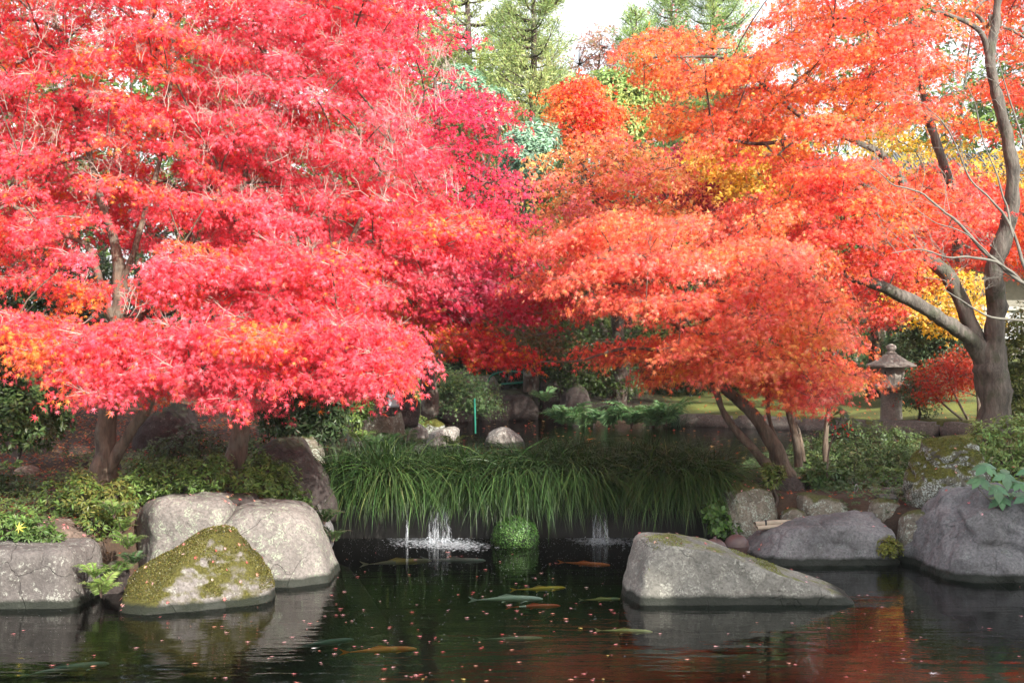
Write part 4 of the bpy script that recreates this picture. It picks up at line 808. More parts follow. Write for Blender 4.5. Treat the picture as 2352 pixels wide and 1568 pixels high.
# ------------------------------------------------------------------ shrubs
def shrub(label, x, y, Y, clumps, cols, seed, size=.06, n=80, name='shrub', wid=.8, **kw):
    by = HZ + (CH - gz1((x - CX) * Y / F, Y)) * F / Y
    return blobtree(name, label, x, by, Y, clumps, cols, seed, size, n, cat='shrub', trunk=.025, wid=wid, **kw)
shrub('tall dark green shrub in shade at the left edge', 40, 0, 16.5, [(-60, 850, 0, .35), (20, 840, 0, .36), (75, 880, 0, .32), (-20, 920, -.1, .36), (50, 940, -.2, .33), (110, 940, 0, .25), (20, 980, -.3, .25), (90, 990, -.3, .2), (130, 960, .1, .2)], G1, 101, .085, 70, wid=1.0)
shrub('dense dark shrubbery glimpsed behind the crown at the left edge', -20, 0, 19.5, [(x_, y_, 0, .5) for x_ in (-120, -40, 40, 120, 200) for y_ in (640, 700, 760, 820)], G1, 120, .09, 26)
shrub('glossy dark shrub between the thick trunk and the pointed rock', 700, 0, 16.6, [(640, 890, 0, .28), (700, 880, 0, .3), (750, 930, 0, .3), (680, 950, -.1, .3), (740, 980, -.1, .25), (630, 960, 0, .22), (770, 880, .3, .25)], GD, 102, .095, 75, wid=.8)
shrub('pale variegated shrub tuft under the floodlight branch', 825, 0, 18.2, [(825, 935, 0, .2), (800, 960, 0, .18), (840, 910, 0, .14)], G2, 103, .08, 80, wid=.7)
shrub('light green azalea at the foot of the thick straight trunk', 620, 0, 14.3, [(570, 1110, 0, .17), (620, 1120, 0, .18), (660, 1135, 0, .16), (690, 1155, 0, .13), (600, 1080, .2, .2), (650, 1095, .2, .17)], G2, 104, .062, 100)
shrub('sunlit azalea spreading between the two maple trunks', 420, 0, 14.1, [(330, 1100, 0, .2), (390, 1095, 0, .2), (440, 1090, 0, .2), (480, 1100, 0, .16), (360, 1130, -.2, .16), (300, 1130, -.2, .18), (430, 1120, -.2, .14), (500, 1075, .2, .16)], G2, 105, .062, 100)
shrub('leafy azalea tumbling down left of the cream boulder', 240, 0, 13.4, [(200, 1150, 0, .2), (250, 1160, 0, .2), (160, 1160, .1, .16), (220, 1200, -.2, .16), (270, 1140, 0, .16), (180, 1120, .3, .18), (120, 1140, .3, .15)], [(.05, .09, .02), (.09, .15, .03), (.16, .17, .04)], 106, .062, 100)
shrub('low azalea with a yellow leaf on top of the grey block of stone', 60, 0, 12.75, [(0, 1215, 0, .15), (40, 1205, 0, .15), (85, 1220, 0, .14), (120, 1235, 0, .09), (-60, 1215, 0, .17), (60, 1235, -.1, .1)], G2, 107, .06, 130)
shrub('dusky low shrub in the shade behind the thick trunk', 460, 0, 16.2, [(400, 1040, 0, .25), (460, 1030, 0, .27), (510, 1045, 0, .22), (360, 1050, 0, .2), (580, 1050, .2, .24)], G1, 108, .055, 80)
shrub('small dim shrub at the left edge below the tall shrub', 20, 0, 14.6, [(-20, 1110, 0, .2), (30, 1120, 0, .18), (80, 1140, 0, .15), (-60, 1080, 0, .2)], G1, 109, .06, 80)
# right side
xs_ = [(1850, 1040), (1900, 1020), (1960, 1010), (2010, 1010), (2060, 1015), (2100, 1030)]
shrub('wide dark low azalea hedge in front of the stone lantern', 1970, 0, 18.2, [(x_, y_ + dy, dY, r2) for x_, y_ in xs_ for dy, dY, r2 in ((0, 0, .22), (40, -.5, .24), (80, -.9, .24))], [(.045, .08, .024), (.07, .12, .033), (.11, .16, .05)], 111, .05, 100)
shrub('bright green leafy shrub at the foot of the dark azalea hedge', 1910, 0, 16.1, [(1870, 1110, 0, .14), (1910, 1100, 0, .16), (1945, 1115, 0, .13), (1900, 1130, -.1, .12)], [(.05, .09, .03), (.07, .13, .04)], 112, .09, 90, wid=.8)
shrub('yellow green azalea patch beside the step stones', 2040, 0, 16.3, [(1990, 1100, 0, .13), (2030, 1095, 0, .13), (2070, 1095, 0, .12)], G2, 113, .05, 120)
shrub('pale green azalea in front of the big trunk at the right edge', 2310, 0, 15.6, [(2260, 1010, 0, .2), (2320, 1000, 0, .22), (2370, 1030, 0, .22), (2300, 1060, -.1, .18), (2350, 1080, -.1, .2), (2240, 1040, 0, .12), (2290, 1110, -.1, .14), (2420, 1000, 0, .22), (2410, 1080, 0, .22)], [(.12, .21, .06), (.19, .29, .08), (.26, .34, .1)], 114, .062, 100)
shrub('yellowish green shrub right of the big trunk', 2400, 0, 22.5, [(2340, 820, 0, .4), (2360, 880, 0, .4), (2420, 800, 0, .45), (2350, 760, .2, .4), (2400, 900, 0, .45), (2350, 940, 0, .35)], [(.1, .13, .03), (.16, .19, .04), (.06, .1, .03)], 115, .09, 50)
shrub('dense green shrub behind the stone lantern', 2120, 0, 29, [(2080, 800, 0, .5), (2140, 790, 0, .5), (2190, 800, 0, .5), (2100, 850, 0, .5), (2160, 860, -.2, .5), (2230, 840, 0, .5), (2100, 770, .3, .45), (2170, 770, .3, .4), (2100, 900, -.3, .5)], [(.04, .08, .03), (.07, .12, .05), (.09, .15, .08)], 116, .1, 50)
shrub('dark twiggy shrub at the foot of the stone lantern', 2110, 0, 25.2, [(2100, 910, 0, .3), (2120, 880, 0, .25), (2090, 880, .2, .22), (2130, 940, 0, .25)], G1, 117, .05, 60)
shrub('small leafy sprig on the mottled mossy rock', 1780, 0, 15.4, [(1775, 1095, 0, .1), (1765, 1080, 0, .07), (1790, 1085, 0, .06)], [(.08, .13, .03), (.16, .19, .05)], 118, .075, 140)
shrub('round-leaved green plant climbing the end of the grass', 1640, 0, 15.25, [(1640, 1180, 0, .12), (1655, 1205, 0, .12), (1640, 1160, .1, .08), (1690, 1215, 0, .09)], [(.06, .13, .03), (.09, .17, .04)], 119, .06, 150, wid=2.0)
# big-leaved plant at the right edge
bp_ = empty('hydrangea', P(2330, 1150, 13.9), 'large-leaved blue green hydrangea above the largest boulder', 'plant'); sb = MB(); lv = MB()
for x_, y_ in [(2265, 1070), (2290, 1120), (2310, 1090), (2340, 1110), (2250, 1100), (2370, 1080), (2330, 1140), (2300, 1145), (2360, 1140), (2400, 1110)]:
    tip = P(x_, y_, 13.6 + rng.uniform(-.1, .2)); tube(sb, catmull([P(2330 + (x_ - 2330) * .3, 1180, 13.8), tip - [0, 0, .1], tip], 4), np.linspace(.007, .004, 9), 5)
    a = rng.uniform(0, 6.28) + np.arange(6) * 1.1; dd = np.stack([np.cos(a), np.sin(a), rng.normal(-.05, .2, 6)], 1)
    LB = (np.array([[0, 0, 0], [.25, .26, .05], [.6, .27, .3], [1, 0, 1], [.6, -.27, .3], [.25, -.26, .05], [.4, 0, .12]]), np.array([[0, 1, 6, 0], [1, 2, 6, 1], [2, 3, 6, 2], [6, 3, 4, 6], [6, 4, 5, 6], [6, 5, 0, 6]])[:, :3])
    V, Fx, cc = leaves(np.repeat(tip[None], 6, 0), dd * .2 + [0, -.55, .8], dd, rng.uniform(.11, .17, 6), palette(np.repeat(tip[None], 6, 0), [(.09, .2, .1), (.13, .26, .13)], [1, 1]), LB, (.1, .35)); lv.add(V, Fx, cc)
sb.build('stems', M['twig_grey'], bp_); lv.build('leaves', M['green'], bp_, False, True)
# berry plant
bp_ = empty('berry_plant', P(1900, 1110, 16.0), 'upright plant with glossy leaves and red berries beside the bent stems', 'plant'); sb = MB(); lv = MB(); be = MB()
s0 = catmull([P(1898, 1110, 16.0), P(1905, 1030, 16.0), P(1925, 975, 16), P(1935, 950, 16)], 5); tube(sb, s0, np.linspace(.012, .007, len(s0)), 5)
for x_, y_, n_ in [(1935, 945, 12), (1915, 960, 9), (1955, 960, 9), (1940, 980, 8), (1925, 935, 8), (1935, 1005, 6)]:
    tip = P(x_, y_, 16 + rng.uniform(-.08, .08)); a = rng.uniform(0, 6.28, n_); dd = np.stack([np.cos(a), np.sin(a), rng.normal(-.35, .3, n_)], 1)
    V, Fx, cc = leaves(np.repeat(tip[None], n_, 0), dd * .2 + [0, -.4, .9], dd, rng.uniform(.1, .15, n_), palette(np.repeat(tip[None], n_, 0), [(.04, .08, .03), (.08, .12, .04), (.3, .32, .12)], [3, 3, 1]), LAN, (.1, .5), .9); lv.add(V, Fx, cc)
DV, DF = ico(1)
for k in range(22):
    c_ = P(1920 + rng.uniform(-10, 40), 985 + rng.uniform(-12, 18), 15.92 + rng.uniform(-.05, .05)); be.add(DV * .011 + c_, DF)
sb.build('stem', M['bark'], bp_); lv.build('leaves', M['green'], bp_, False, True); be.build('berries', plain('red_berry', (.55, .02, .01), .25), bp_, True)

# ------------------------------------------------------------------ ferns
def fern(label, x, y, Y, L, nf, cols, seed, spread=1.0, name='fern', face=None, group=None, zoff=0):
    b = P(x, y, Y); root = empty(name, b, label, 'fern', group); ra = MB(); lf = MB()
    for i in range(nf):
        a = (i + rng.uniform(-.3, .3)) / nf * 2 * math.pi if face is None else face + rng.uniform(-1.2, 1.2); l = L * rng.uniform(.7, 1.1)
        t = np.linspace(0, 1, 12); h = np.array([math.cos(a), math.sin(a)]) * spread
        up_ = rng.uniform(.75, 1.25); pl = np.stack([b[0] + h[0] * l * t * (.4 + .35 * t), b[1] + h[1] * l * t * (.4 + .35 * t), b[2] + l * up_ * (1.05 * t - .62 * t ** 2.3)], 1); tube(ra, pl, np.linspace(.004, .001, 12), 4, 0, False)
        T = norm(np.gradient(pl, axis=0)); q = np.linspace(1.5, 10.9, 34); qi = q.astype(int); fr = (q - qi)[:, None]; pp = pl[qi] * (1 - fr) + pl[np.minimum(qi + 1, 11)] * fr; tt = T[qi]
        sd = norm(np.cross(tt, [0, 0, 1.0]) + rng.normal(0, .25, 3)); nn_ = np.cross(sd, tt); ln = l * .24 * np.sin(np.clip((q / 11), 0, 1) ** .75 * math.pi * .93 + .12)
        for s_ in (-1, 1):
            V, Fx, cc = leaves(pp, nn_ + rng.normal(0, .15, nn_.shape), sd * s_ + tt * .45, ln, palette(pp, cols, [1] * len(cols), 2, seed), LAN, (.05, .3), .42); lf.add(V, Fx, cc)
    ra.build('rachis', M['twig_dark'], root); lf.build('fronds', M['green'], root, False, True); return root
FG = [(.14, .24, .05), (.2, .3, .07), (.26, .34, .1)]; FD = [(.04, .08, .03), (.06, .12, .04)]
fern('bright yellow green fern between the grey block and the mossy boulder', 232, 1372, 12.15, .34, 11, FG, 1)
fern('small fresh fern just above the bright fern, left of the mossy boulder', 218, 1330, 12.25, .26, 9, FG, 2)
fern('mid green fern hanging left of the cream boulder', 295, 1262, 12.9, .3, 9, G2, 3)
fern('tall pale fern frond cluster above the hanging fern', 262, 1190, 13.0, .32, 6, G2, 4)
fern('small green fern on the slope left of the cream boulder', 278, 1225, 13.3, .3, 9, G2, 41)
fern('fern low in the dark crevice beside the brown rock', 262, 1330, 12.6, .28, 9, G2, 42)
fern('dark fern in the crevice behind the mossy boulder', 305, 1300, 12.8, .26, 8, FD, 5)
fern('fern on the small blue grey stone right of the pale boulder', 745, 1205, 14.4, .32, 9, G1, 6)
fern('fern hanging low over the water at the left end of the grass', 765, 1245, 14.6, .3, 8, G1, 7)
fern('tall dark fern rising out of the left end of the grass', 880, 1050, 17.6, .62, 11, FD, 8, .7)
fern('dark spreading fern beside the tall dark fern', 930, 1040, 18.0, .5, 9, FD, 9, 1.1)
fern('light green fern under the broad grey stone', 830, 1020, 17.8, .35, 9, G2, 10)
fern('yellow green fern in front of the pale squared stone', 1040, 1030, 18.2, .3, 9, FG, 12)
FM = [(.09, .19, .08), (.13, .26, .11), (.18, .3, .12)]
for i, (x, y, l_) in enumerate([(1300, 982, 'leftmost fern of the row on the far shore'), (1345, 988, 'second fern from the left on the far shore'), (1400, 986, 'middle fern of the row on the far shore'), (1450, 982, 'fern right of the middle on the far shore'), (1500, 985, 'rounded fern near the right end of the far shore row'), (1530, 980, 'rightmost fern beside the end of the kerb'), (1250, 925, 'small faint fern high on the dark far rock')]):
    fern(l_, x, y, 26.8 - .1 * i, .8 if i < 6 else .45, 15, FM, 20 + i, group='ferns on the far shore')

# ------------------------------------------------------------------ grass over the weir
def blades(base, az, L, p0, p1, wid, cols):
    """arching blades: the angle from the vertical goes from p0 to p1 along the length L"""
    n = len(base); m = 9; t = np.linspace(0, 1, m)[None]; h = np.stack([np.cos(az), np.sin(az)], 1)
    ph = p0[:, None] + (p1 - p0)[:, None] * t ** np.where(p1[:, None] > 2.3, .75, 1.2); ds = L[:, None] / (m - 1)
    hz = np.concatenate([np.zeros((n, 1)), np.cumsum(np.sin(ph[:, :-1]) * ds, 1)], 1); vz = np.concatenate([np.zeros((n, 1)), np.cumsum(np.cos(ph[:, :-1]) * ds, 1)], 1)
    pts = np.stack([base[:, 0:1] + h[:, 0:1] * hz, base[:, 1:2] + h[:, 1:2] * hz, base[:, 2:3] + vz], -1)
    side = norm(np.stack([-h[:, 1], h[:, 0], np.zeros(n)], 1) + rng.normal(0, .35, (n, 3))); w = wid[:, None] * (1 - t ** 2.5) * (.55 + .45 * np.minimum(1, t * 3))
    V = np.stack([pts - side[:, None] * w[..., None], pts + side[:, None] * w[..., None]], 2).reshape(-1, 3)
    j = np.arange(m - 1)[None] * 2; q0 = np.arange(n)[:, None] * m * 2
    Fx = np.stack([q0 + j, q0 + j + 1, q0 + j + 3, q0 + j + 2], -1).reshape(-1, 4); return V, Fx, np.repeat(cols, m - 1, 0)
gb = MB(); NG = 130
gx = np.concatenate([np.arange(-1.95, 2.4, .245) + rng.normal(0, .045, 18), rng.uniform(-2.0, 2.42, NG)]); gy = np.concatenate([np.full(18, 16.06) + rng.uniform(-.03, .1, 18), 16.3 + rng.uniform(0, 1, NG) ** 1.2 * 1.0])
# hollows where the water spills over
keep = ~(((np.abs(gx - P(1005, 0, 16.1)[0]) < .12) | (np.abs(gx - P(1380, 0, 16.1)[0]) < .09)) & (gy < 16.3)); gx, gy = gx[keep], gy[keep]
GP = [(.014, .034, .01), (.026, .062, .016), (.055, .105, .028), (.17, .22, .07)]
for x, y in zip(gx, gy):
    fr = y < 16.28; n = 560 if fr else 125; cl = rng.uniform(.75, 1.12); b = np.stack([x + rng.normal(0, .06, n), np.maximum(y + rng.normal(0, .06, n), 15.99), np.full(n, .44)], 1)
    if fr: az = rng.normal(-math.pi / 2, .95, n); L = rng.uniform(.6, 1.42, n) * cl; p0 = rng.uniform(.1, .8, n); p1 = rng.uniform(2.1, 3.1, n); cw = [2, 3.4, 3.8, .6]
    else: az = rng.uniform(0, 2 * math.pi, n); L = rng.uniform(.36, .74, n) * cl; p0 = rng.uniform(0, .4, n); p1 = rng.uniform(.5, 2.2, n); cw = [4, 4, 2, .4]
    gb.add(*blades(b, az, L, p0, p1, rng.uniform(.0045, .0095, n), palette(b, GP, cw, .8, 4, .25)))
tag(gb.build('grass', M['grass'], None, False, True), 'long arching dark green grass covering the weir between the two ponds', 'grass', kind='stuff')
# tuft on the kerb end
def tuft(label, x, y, Y, n, L, cols, spread=.06):
    b0 = P(x, y, Y); b = b0 + np.stack([rng.normal(0, spread, n), rng.normal(0, spread, n), np.zeros(n)], 1); m_ = MB()
    m_.add(*blades(b - b0, rng.uniform(0, 6.28, n), np.full(n, L) * rng.uniform(.6, 1, n), rng.uniform(0, .5, n), rng.uniform(.6, 2.6, n), np.full(n, .004), palette(b, cols, [1] * len(cols)))); o = m_.build('grass_tuft', M['grass'], None, False, True); o.location = b0; return tag(o, label, 'grass tuft')
tuft('dark grass tuft at the left end of the far kerb', 1548, 985, 26.6, 160, .5, [(.02, .06, .03), (.03, .09, .04)], .12)
tuft('thin sunlit grass tuft on top of the cream boulder', 490, 1120, 14.0, 14, .3, G2)

# green mound under the grass
gm_ = empty('clipped_bush', PW(1183, 1238, 0), 'round clipped bright green bush between the two falls', 'bush')
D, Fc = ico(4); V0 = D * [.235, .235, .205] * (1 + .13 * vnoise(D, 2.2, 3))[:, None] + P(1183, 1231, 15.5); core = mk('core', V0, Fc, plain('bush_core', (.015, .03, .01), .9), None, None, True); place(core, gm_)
n = 5200; d = norm(rng.normal(0, 1, (n, 3)) + [0, -.15, .3]); pos = V0.mean(0) + d * [.25, .25, .22] * (1 + .13 * vnoise(d, 2.2, 3) + rng.normal(0, .035, n))[:, None]; dd = rng.normal(0, 1, (n, 3))
V, Fx, cc = leaves(pos, d + rng.normal(0, .35, (n, 3)), dd, .019 * rng.uniform(.6, 1.2, n), palette(pos, [(.03, .08, .02), (.06, .15, .03), (.1, .21, .05)], [1, 2, 2], 8, 3), LAN, (-.2, .2), 1.8)
m_ = MB(); m_.add(V, Fx, cc); m_.build('foliage', M['green'], gm_, False, True)

# ------------------------------------------------------------------ moss fuzz on boulders
def surf_samples(lab, n, cond):
    o, V, Fc = ROCKS[lab]; T = V[Fc]; nr = np.cross(T[:, 1] - T[:, 0], T[:, 2] - T[:, 0]); ar = np.linalg.norm(nr, axis=1); nr = nr / ar[:, None]; c = T.mean(1)
    w = ar * cond(c, nr); w = np.maximum(w, 0); i = rng.choice(len(w), n, p=w / w.sum()); u = rng.uniform(0, 1, (n, 2)); u = np.where(u.sum(1, keepdims=True) > 1, 1 - u, u)
    return T[i, 0] + (T[i, 1] - T[i, 0]) * u[:, :1] + (T[i, 2] - T[i, 0]) * u[:, 1:], nr[i]
def mosscover(lab, n, thr, label, col, zmin=.1, sc=.013):
    pos, nr = surf_samples(lab, n, lambda c, q: ((q[:, 2] + .75 * vnoise(c, 4.5, 2) > thr) & (c[:, 2] > zmin)).astype(float)); dd = rng.normal(0, 1, (n, 3))
    V, Fx, cc = leaves(pos, nr + rng.normal(0, .8, (n, 3)), nr * .6 + dd * .5, sc * rng.uniform(.5, 1.3, n), palette(pos, col, [1, 2, 1], 5, 2, .3), LAN, (-.2, .2), 1.6)
    m_ = MB(); m_.add(V, Fx, cc); o = m_.build('moss', M['green'], None, False, True); return tag(o, label, 'moss', kind='stuff')
mosscover('triangular boulder carpeted with olive moss and red leaves beside the pond', 30000, .4, 'olive moss carpet on the triangular boulder', [(.05, .045, .012), (.095, .088, .02), (.145, .132, .035)])
mosscover('long low speckled boulder with a step, standing in the pond', 4000, 1.08, 'thin moss film along the top of the long low boulder', [(.09, .1, .015), (.15, .17, .03), (.2, .22, .04)], .15, .011)
mosscover('tall upright rock with moss cap and white lichen streaks', 6000, .75, 'moss cap on the tall upright rock', [(.06, .07, .012), (.1, .11, .02), (.15, .15, .03)], .5, .014)
o = blobtree('moss_cushion', 'yellow green moss cushion between the violet grey boulders at the water', 2045, 1275, 14.2, [(2035, 1258, 0, .09), (2055, 1262, 0, .09), (2045, 1248, .05, .08)], [(.12, .14, .02), (.2, .21, .03)], 5, .022, 500, cat='moss', trunk=.02, wid=1.6)

# ------------------------------------------------------------------ waterfalls, foam
m, t, p = newmat('falling_water'); g = wpos(t); mp = nd(t, 'ShaderNodeMapping'); mp.inputs['Scale'].default_value = (42, 42, 2.2); t.links.new(g, mp.inputs[0])
n1 = noise(t, 1.0, 4, .6, mp.outputs[0]); al = ramp(t, n1, [(.46, (.0, .0, .0)), (.7, (.5, .5, .52))])
t.links.new(al, p.inputs['Alpha']); p.inputs['Base Color'].default_value = (.75, .8, .88, 1); p.inputs['Roughness'].default_value = .25; M['fall'] = m
m, t, p = newmat('foam'); p.inputs['Base Color'].default_value = (.5, .54, .6, 1); p.inputs['Roughness'].default_value = .4; M['foam'] = m
def fall(label, x, ytop, ybot, w, wt, seed):
    b = P(x, ybot, 15.72); xw = b[0]; root_z = 0; n = 16; V = []; Fx = []; m_ = MB()
    ztop = .47
    for lay in range(2):
        s = np.linspace(-1, 1, n); tt = np.linspace(0, 1, 12); Vs = np.array([[xw + s_ * (wt + (w - wt) * q ** .6) * (1 - .12 * lay) + .008 * math.sin(q * 5 + s_ * 9 + lay), 15.97 - .22 * q ** .5 - .05 * lay + .02 * math.sin(s_ * 7 + lay * 2), ztop * (1 - q ** 1.6)] for q in tt for s_ in s])
        i = (np.arange(11)[:, None] * n + np.arange(n - 1)[None]).ravel(); m_.add(Vs, np.stack([i, i + 1, i + n + 1, i + n], 1))
    o = m_.build('waterfall', M['fall'], None, True); return tag(o, label, 'waterfall')
fall('left and larger of the two main thin waterfalls spilling through the grass', 1008, 1130, 1242, .14, .055, 1)
fall('right main waterfall, narrower, right of the round clipped bush', 1378, 1150, 1232, .1, .045, 2)
fall('faint trickle of water left of the larger waterfall', 935, 1150, 1235, .015, .01, 3)
def disc_flecks(pos, sx, sy, z):
    n = len(pos); k = 6; a = np.arange(k) / k * 2 * math.pi; rr = rng.uniform(.6, 1.2, (n, k)); V = np.zeros((n, k, 3)); V[:, :, 0] = pos[:, 0:1] + np.cos(a) * rr * sx[:, None]; V[:, :, 1] = pos[:, 1:2] + np.sin(a) * rr * sy[:, None]
    V[:, :, 2] = (z + rng.uniform(0, .002, n))[:, None]; return V.reshape(-1, 3), np.arange(n * k).reshape(n, k)
fm = MB()
for x, y, w, n, hh in [(1010, 1246, 95, 1500, 6), (1060, 1254, 90, 600, 5), (1375, 1241, 70, 900, 5), (930, 1243, 60, 160, 5), (1440, 1243, 60, 150, 5)]:
    q = np.array([PW(x + rng.normal(0, w * .42), max(y + rng.normal(0, hh), 1236.5)) for _ in range(n)]); fm.add(*disc_flecks(q, rng.uniform(.004, .022, n), rng.uniform(.003, .011, n), .004))
n = 1300; q = []
while len(q) < n:
    x, y = rng.uniform(760, 1480), 1236 + rng.exponential(55)
    if y < 1560 and (x > 780 + (y - 1236) * .1): q.append(PW(x, y))
q = np.array(q); fm.add(*disc_flecks(q, rng.uniform(.0015, .0055, n), rng.uniform(.0015, .005, n), .003))
n = 500; q = np.array([PW(rng.uniform(-50, 2400), 1400 + rng.uniform(0, 1) * 260) for _ in range(n)]); fm.add(*disc_flecks(q, rng.uniform(.001, .0035, n), rng.uniform(.001, .003, n), .003))
tag(fm.build('foam', M['foam'], None), 'white foam and bubbles drifting from the waterfalls over dark water', 'foam', kind='stuff')
# splash drops
sp = MB(); DV, DF = ico(1)
for x, w, n in [(1008, .15, 90), (1378, .09, 60)]:
    c_ = P(x, 1240, 15.7)
    for _ in range(n): sp.add(DV * rng.uniform(.003, .008) + [c_[0] + rng.normal(0, w), 15.68 + rng.normal(0, .05), abs(rng.normal(0, .03))], DF)
tag(sp.build('splash', M['foam'], None), 'small white splash drops at the foot of the falls', 'splash', kind='stuff')

# ------------------------------------------------------------------ koi
def koi_mesh(name, L, bend, colf, seed):
    k = 22; n = 10; t = np.linspace(0, 1, k); prof_w = .68 * np.interp(t, [0, .04, .15, .35, .6, .85, .93, 1], [.015, .04, .06, .064, .046, .018, .013, .008]) * L; prof_h = prof_w * np.interp(t, [0, .4, .85, 1], [1.0, 1.15, 1.3, .8])
    x = (.5 - t) * L; yb = bend * L * (np.sin(t * 3.0) - .3 * t); a = np.arange(n) / n * 2 * math.pi
    V = np.stack([np.repeat(x, n), (yb[:, None] + np.cos(a) * prof_w[:, None]).ravel(), (np.sin(a) * prof_h[:, None]).ravel()], 1)
    i = np.arange(k - 1)[:, None] * n; j = np.arange(n)[None]; f4 = np.stack([i + j, i + (j + 1) % n, i + n + (j + 1) % n, i + n + j], -1).reshape(-1, 4)
    b = len(V); ext = []; f3 = []
    te = np.array([x[-1], yb[-1], 0])
    def tri(*ps):
        nonlocal b
        ext.extend(ps); f3.append([b, b + 1, b + 2]); b += 3
    tl = .15 * L; tri(te + [.02 * L, 0, 0], te + [-tl, bend * L * .5, .05 * L], te + [-tl * .6, bend * L * .3, 0]); tri(te + [.02 * L, 0, 0], te + [-tl * .6, bend * L * .3, 0], te + [-tl, bend * L * .5, -.05 * L])
    for s in (-1, 1):
        q = np.array([.26 * L, s * .06 * L + yb[5], -.02 * L]); tri(q + [.03 * L, 0, 0], q + [-.09 * L, s * .08 * L, -.01 * L], q + [-.05 * L, s * .02 * L, 0])
        q = np.array([-.08 * L, s * .05 * L + yb[13], -.03 * L]); tri(q + [.02 * L, 0, 0], q + [-.06 * L, s * .06 * L, -.01 * L], q + [-.04 * L, 0, 0])
    h = prof_h.max(); tri([.1 * L, yb[9], h * .95], [-.06 * L, yb[12], h * 1.5], [-.2 * L, yb[15], h * .7])
    V = np.vstack([V, np.array(ext)]); f3 = np.array(f3)
    cen = np.concatenate([V[f3].mean(1), V[f4].mean(1)]); return V, [f3, f4], np.clip(colf(cen, L) * 1.25, 0, .95)
def patt(base, patch, thr, sc, seed):
    def f(c, L): q = vnoise(c / L * [1, 1, .3], sc, seed)[:, None]; return np.where((q > thr), np.array(patch)[None], np.array(base)[None])
    return f
kmat = leafmat('koi_skin', .3, .0, .5)
KO = [('bright orange koi near the front of the pond', 880, 1493, .52, 8, patt((.85, .2, .02), (.9, .3, .03), .2, 4, 1), -.025, .02),
      ('long grey koi with a yellow tail near the left fall', 920, 1291, .68, 12, patt((.34, .32, .2), (.5, .4, .1), .1, 3, 2), -.04, .03),
      ('slender pale grey koi just right of the yellow-tailed one', 1050, 1285, .62, -6, patt((.4, .43, .42), (.5, .52, .5), .2, 4, 3), -.05, -.04),
      ('rust orange koi below the right fall', 1348, 1294, .5, -14, patt((.75, .18, .03), (.5, .1, .03), .3, 4, 4), -.03, -.02),
      ('golden yellow koi in the middle of the pond', 1243, 1351, .47, 8, patt((.85, .5, .04), (.8, .42, .03), .2, 4, 5), -.02, -.03),
      ('white koi with greenish sheen below the golden one', 1172, 1376, .6, 2, patt((.85, .84, .76), (.7, .74, .66), .3, 4, 6), -.03, .04),
      ('white koi with red patches', 1232, 1392, .43, 5, patt((.75, .72, .68), (.75, .1, .04), .02, 4, 7), -.03, .01),
      ('cream yellow koi near the reflection of the long boulder', 1440, 1449, .42, -6, patt((.75, .62, .25), (.6, .45, .15), .25, 4, 8), -.03, .01),
      ('small faint yellowish koi left of the long low boulder', 1385, 1376, .36, 4, patt((.35, .4, .22), (.5, .45, .15), .2, 4, 9), -.09, .01),
      ('dim greenish koi deep under the front centre water', 1180, 1466, .48, 2, patt((.2, .24, .15), (.25, .27, .16), .2, 4, 10), -.12, -.02),
      ('dusky teal koi at the lower left of the pond', 160, 1535, .6, 24, patt((.1, .15, .13), (.08, .12, .1), .2, 4, 11), -.1, .03),
      ('teal green koi left of the bright orange koi', 745, 1478, .55, 25, patt((.07, .12, .1), (.05, .1, .08), .2, 4, 12), -.14, .03)]
for i, (lab, x, y, L, ang, cf, z, bend) in enumerate(KO):
    V, Fs, cc = koi_mesh('koi', L, bend * 2, cf, i); o = mk('koi', V, Fs, kmat, None, cc, True); q = PW(x, y, min(z, 0) - L * .085); o.location = tuple(q); o.rotation_euler = (0, 0, R(ang * 1.4)); tag(o, lab, 'fish', 'koi in the lower pond')

# ------------------------------------------------------------------ fallen leaves
T7, F7 = TP[7]
def leafmesh(col, seed):
    r_ = np.random.default_rng(seed); V = T7.copy(); V[:, 2] = V[:, 2] * r_.uniform(-.1, .25) + r_.normal(0, .03, len(V)); V[:, 2] = np.abs(V[:, 2]) + .02
    me_o = mk('fallen_leaf', V, F7, M['leaf'], None, np.tile(col, (len(F7), 1))); return me_o
LC = [(.82, .27, .27), (.85, .46, .46), (.6, .13, .12), (.82, .36, .26), (.78, .58, .18), (.8, .6, .52)]
protos = [leafmesh(np.array(c_), i) for i, c_ in enumerate(LC)]
used = [False] * len(protos)
def put_leaf(pos, size, label, group, nrm=None, w=(5, 6, 3, 3, .8, 1)):
    w = np.array(w) / sum(w); k = int(rng.choice(len(protos), p=w))
    if not used[k]: o = protos[k]; used[k] = True
    else: o = protos[k].copy(); C.objects.link(o)
    o.location = tuple(pos); o.scale = (size, size, size * .45)
    if nrm is None: o.rotation_euler = (0, 0, rng.uniform(0, 6.28))
    else:
        q = Vector(nrm).to_track_quat('Z', 'Y'); o.rotation_euler = q.to_euler()
    tag(o, label, 'leaf', group)
def rock_clear(x, y):
    for x0, x1, y0, y1 in [(-100, 232, 0, 1412), (225, 640, 0, 1412), (480, 775, 0, 1332), (1425, 1945, 0, 1392), (1690, 2060, 0, 1300), (2050, 2500, 0, 1345), (0, 3000, 0, 1262), (1700, 3000, 0, 1308)]:
        if x0 < x < x1 and y < y1: return False
    return True
cnt = 0
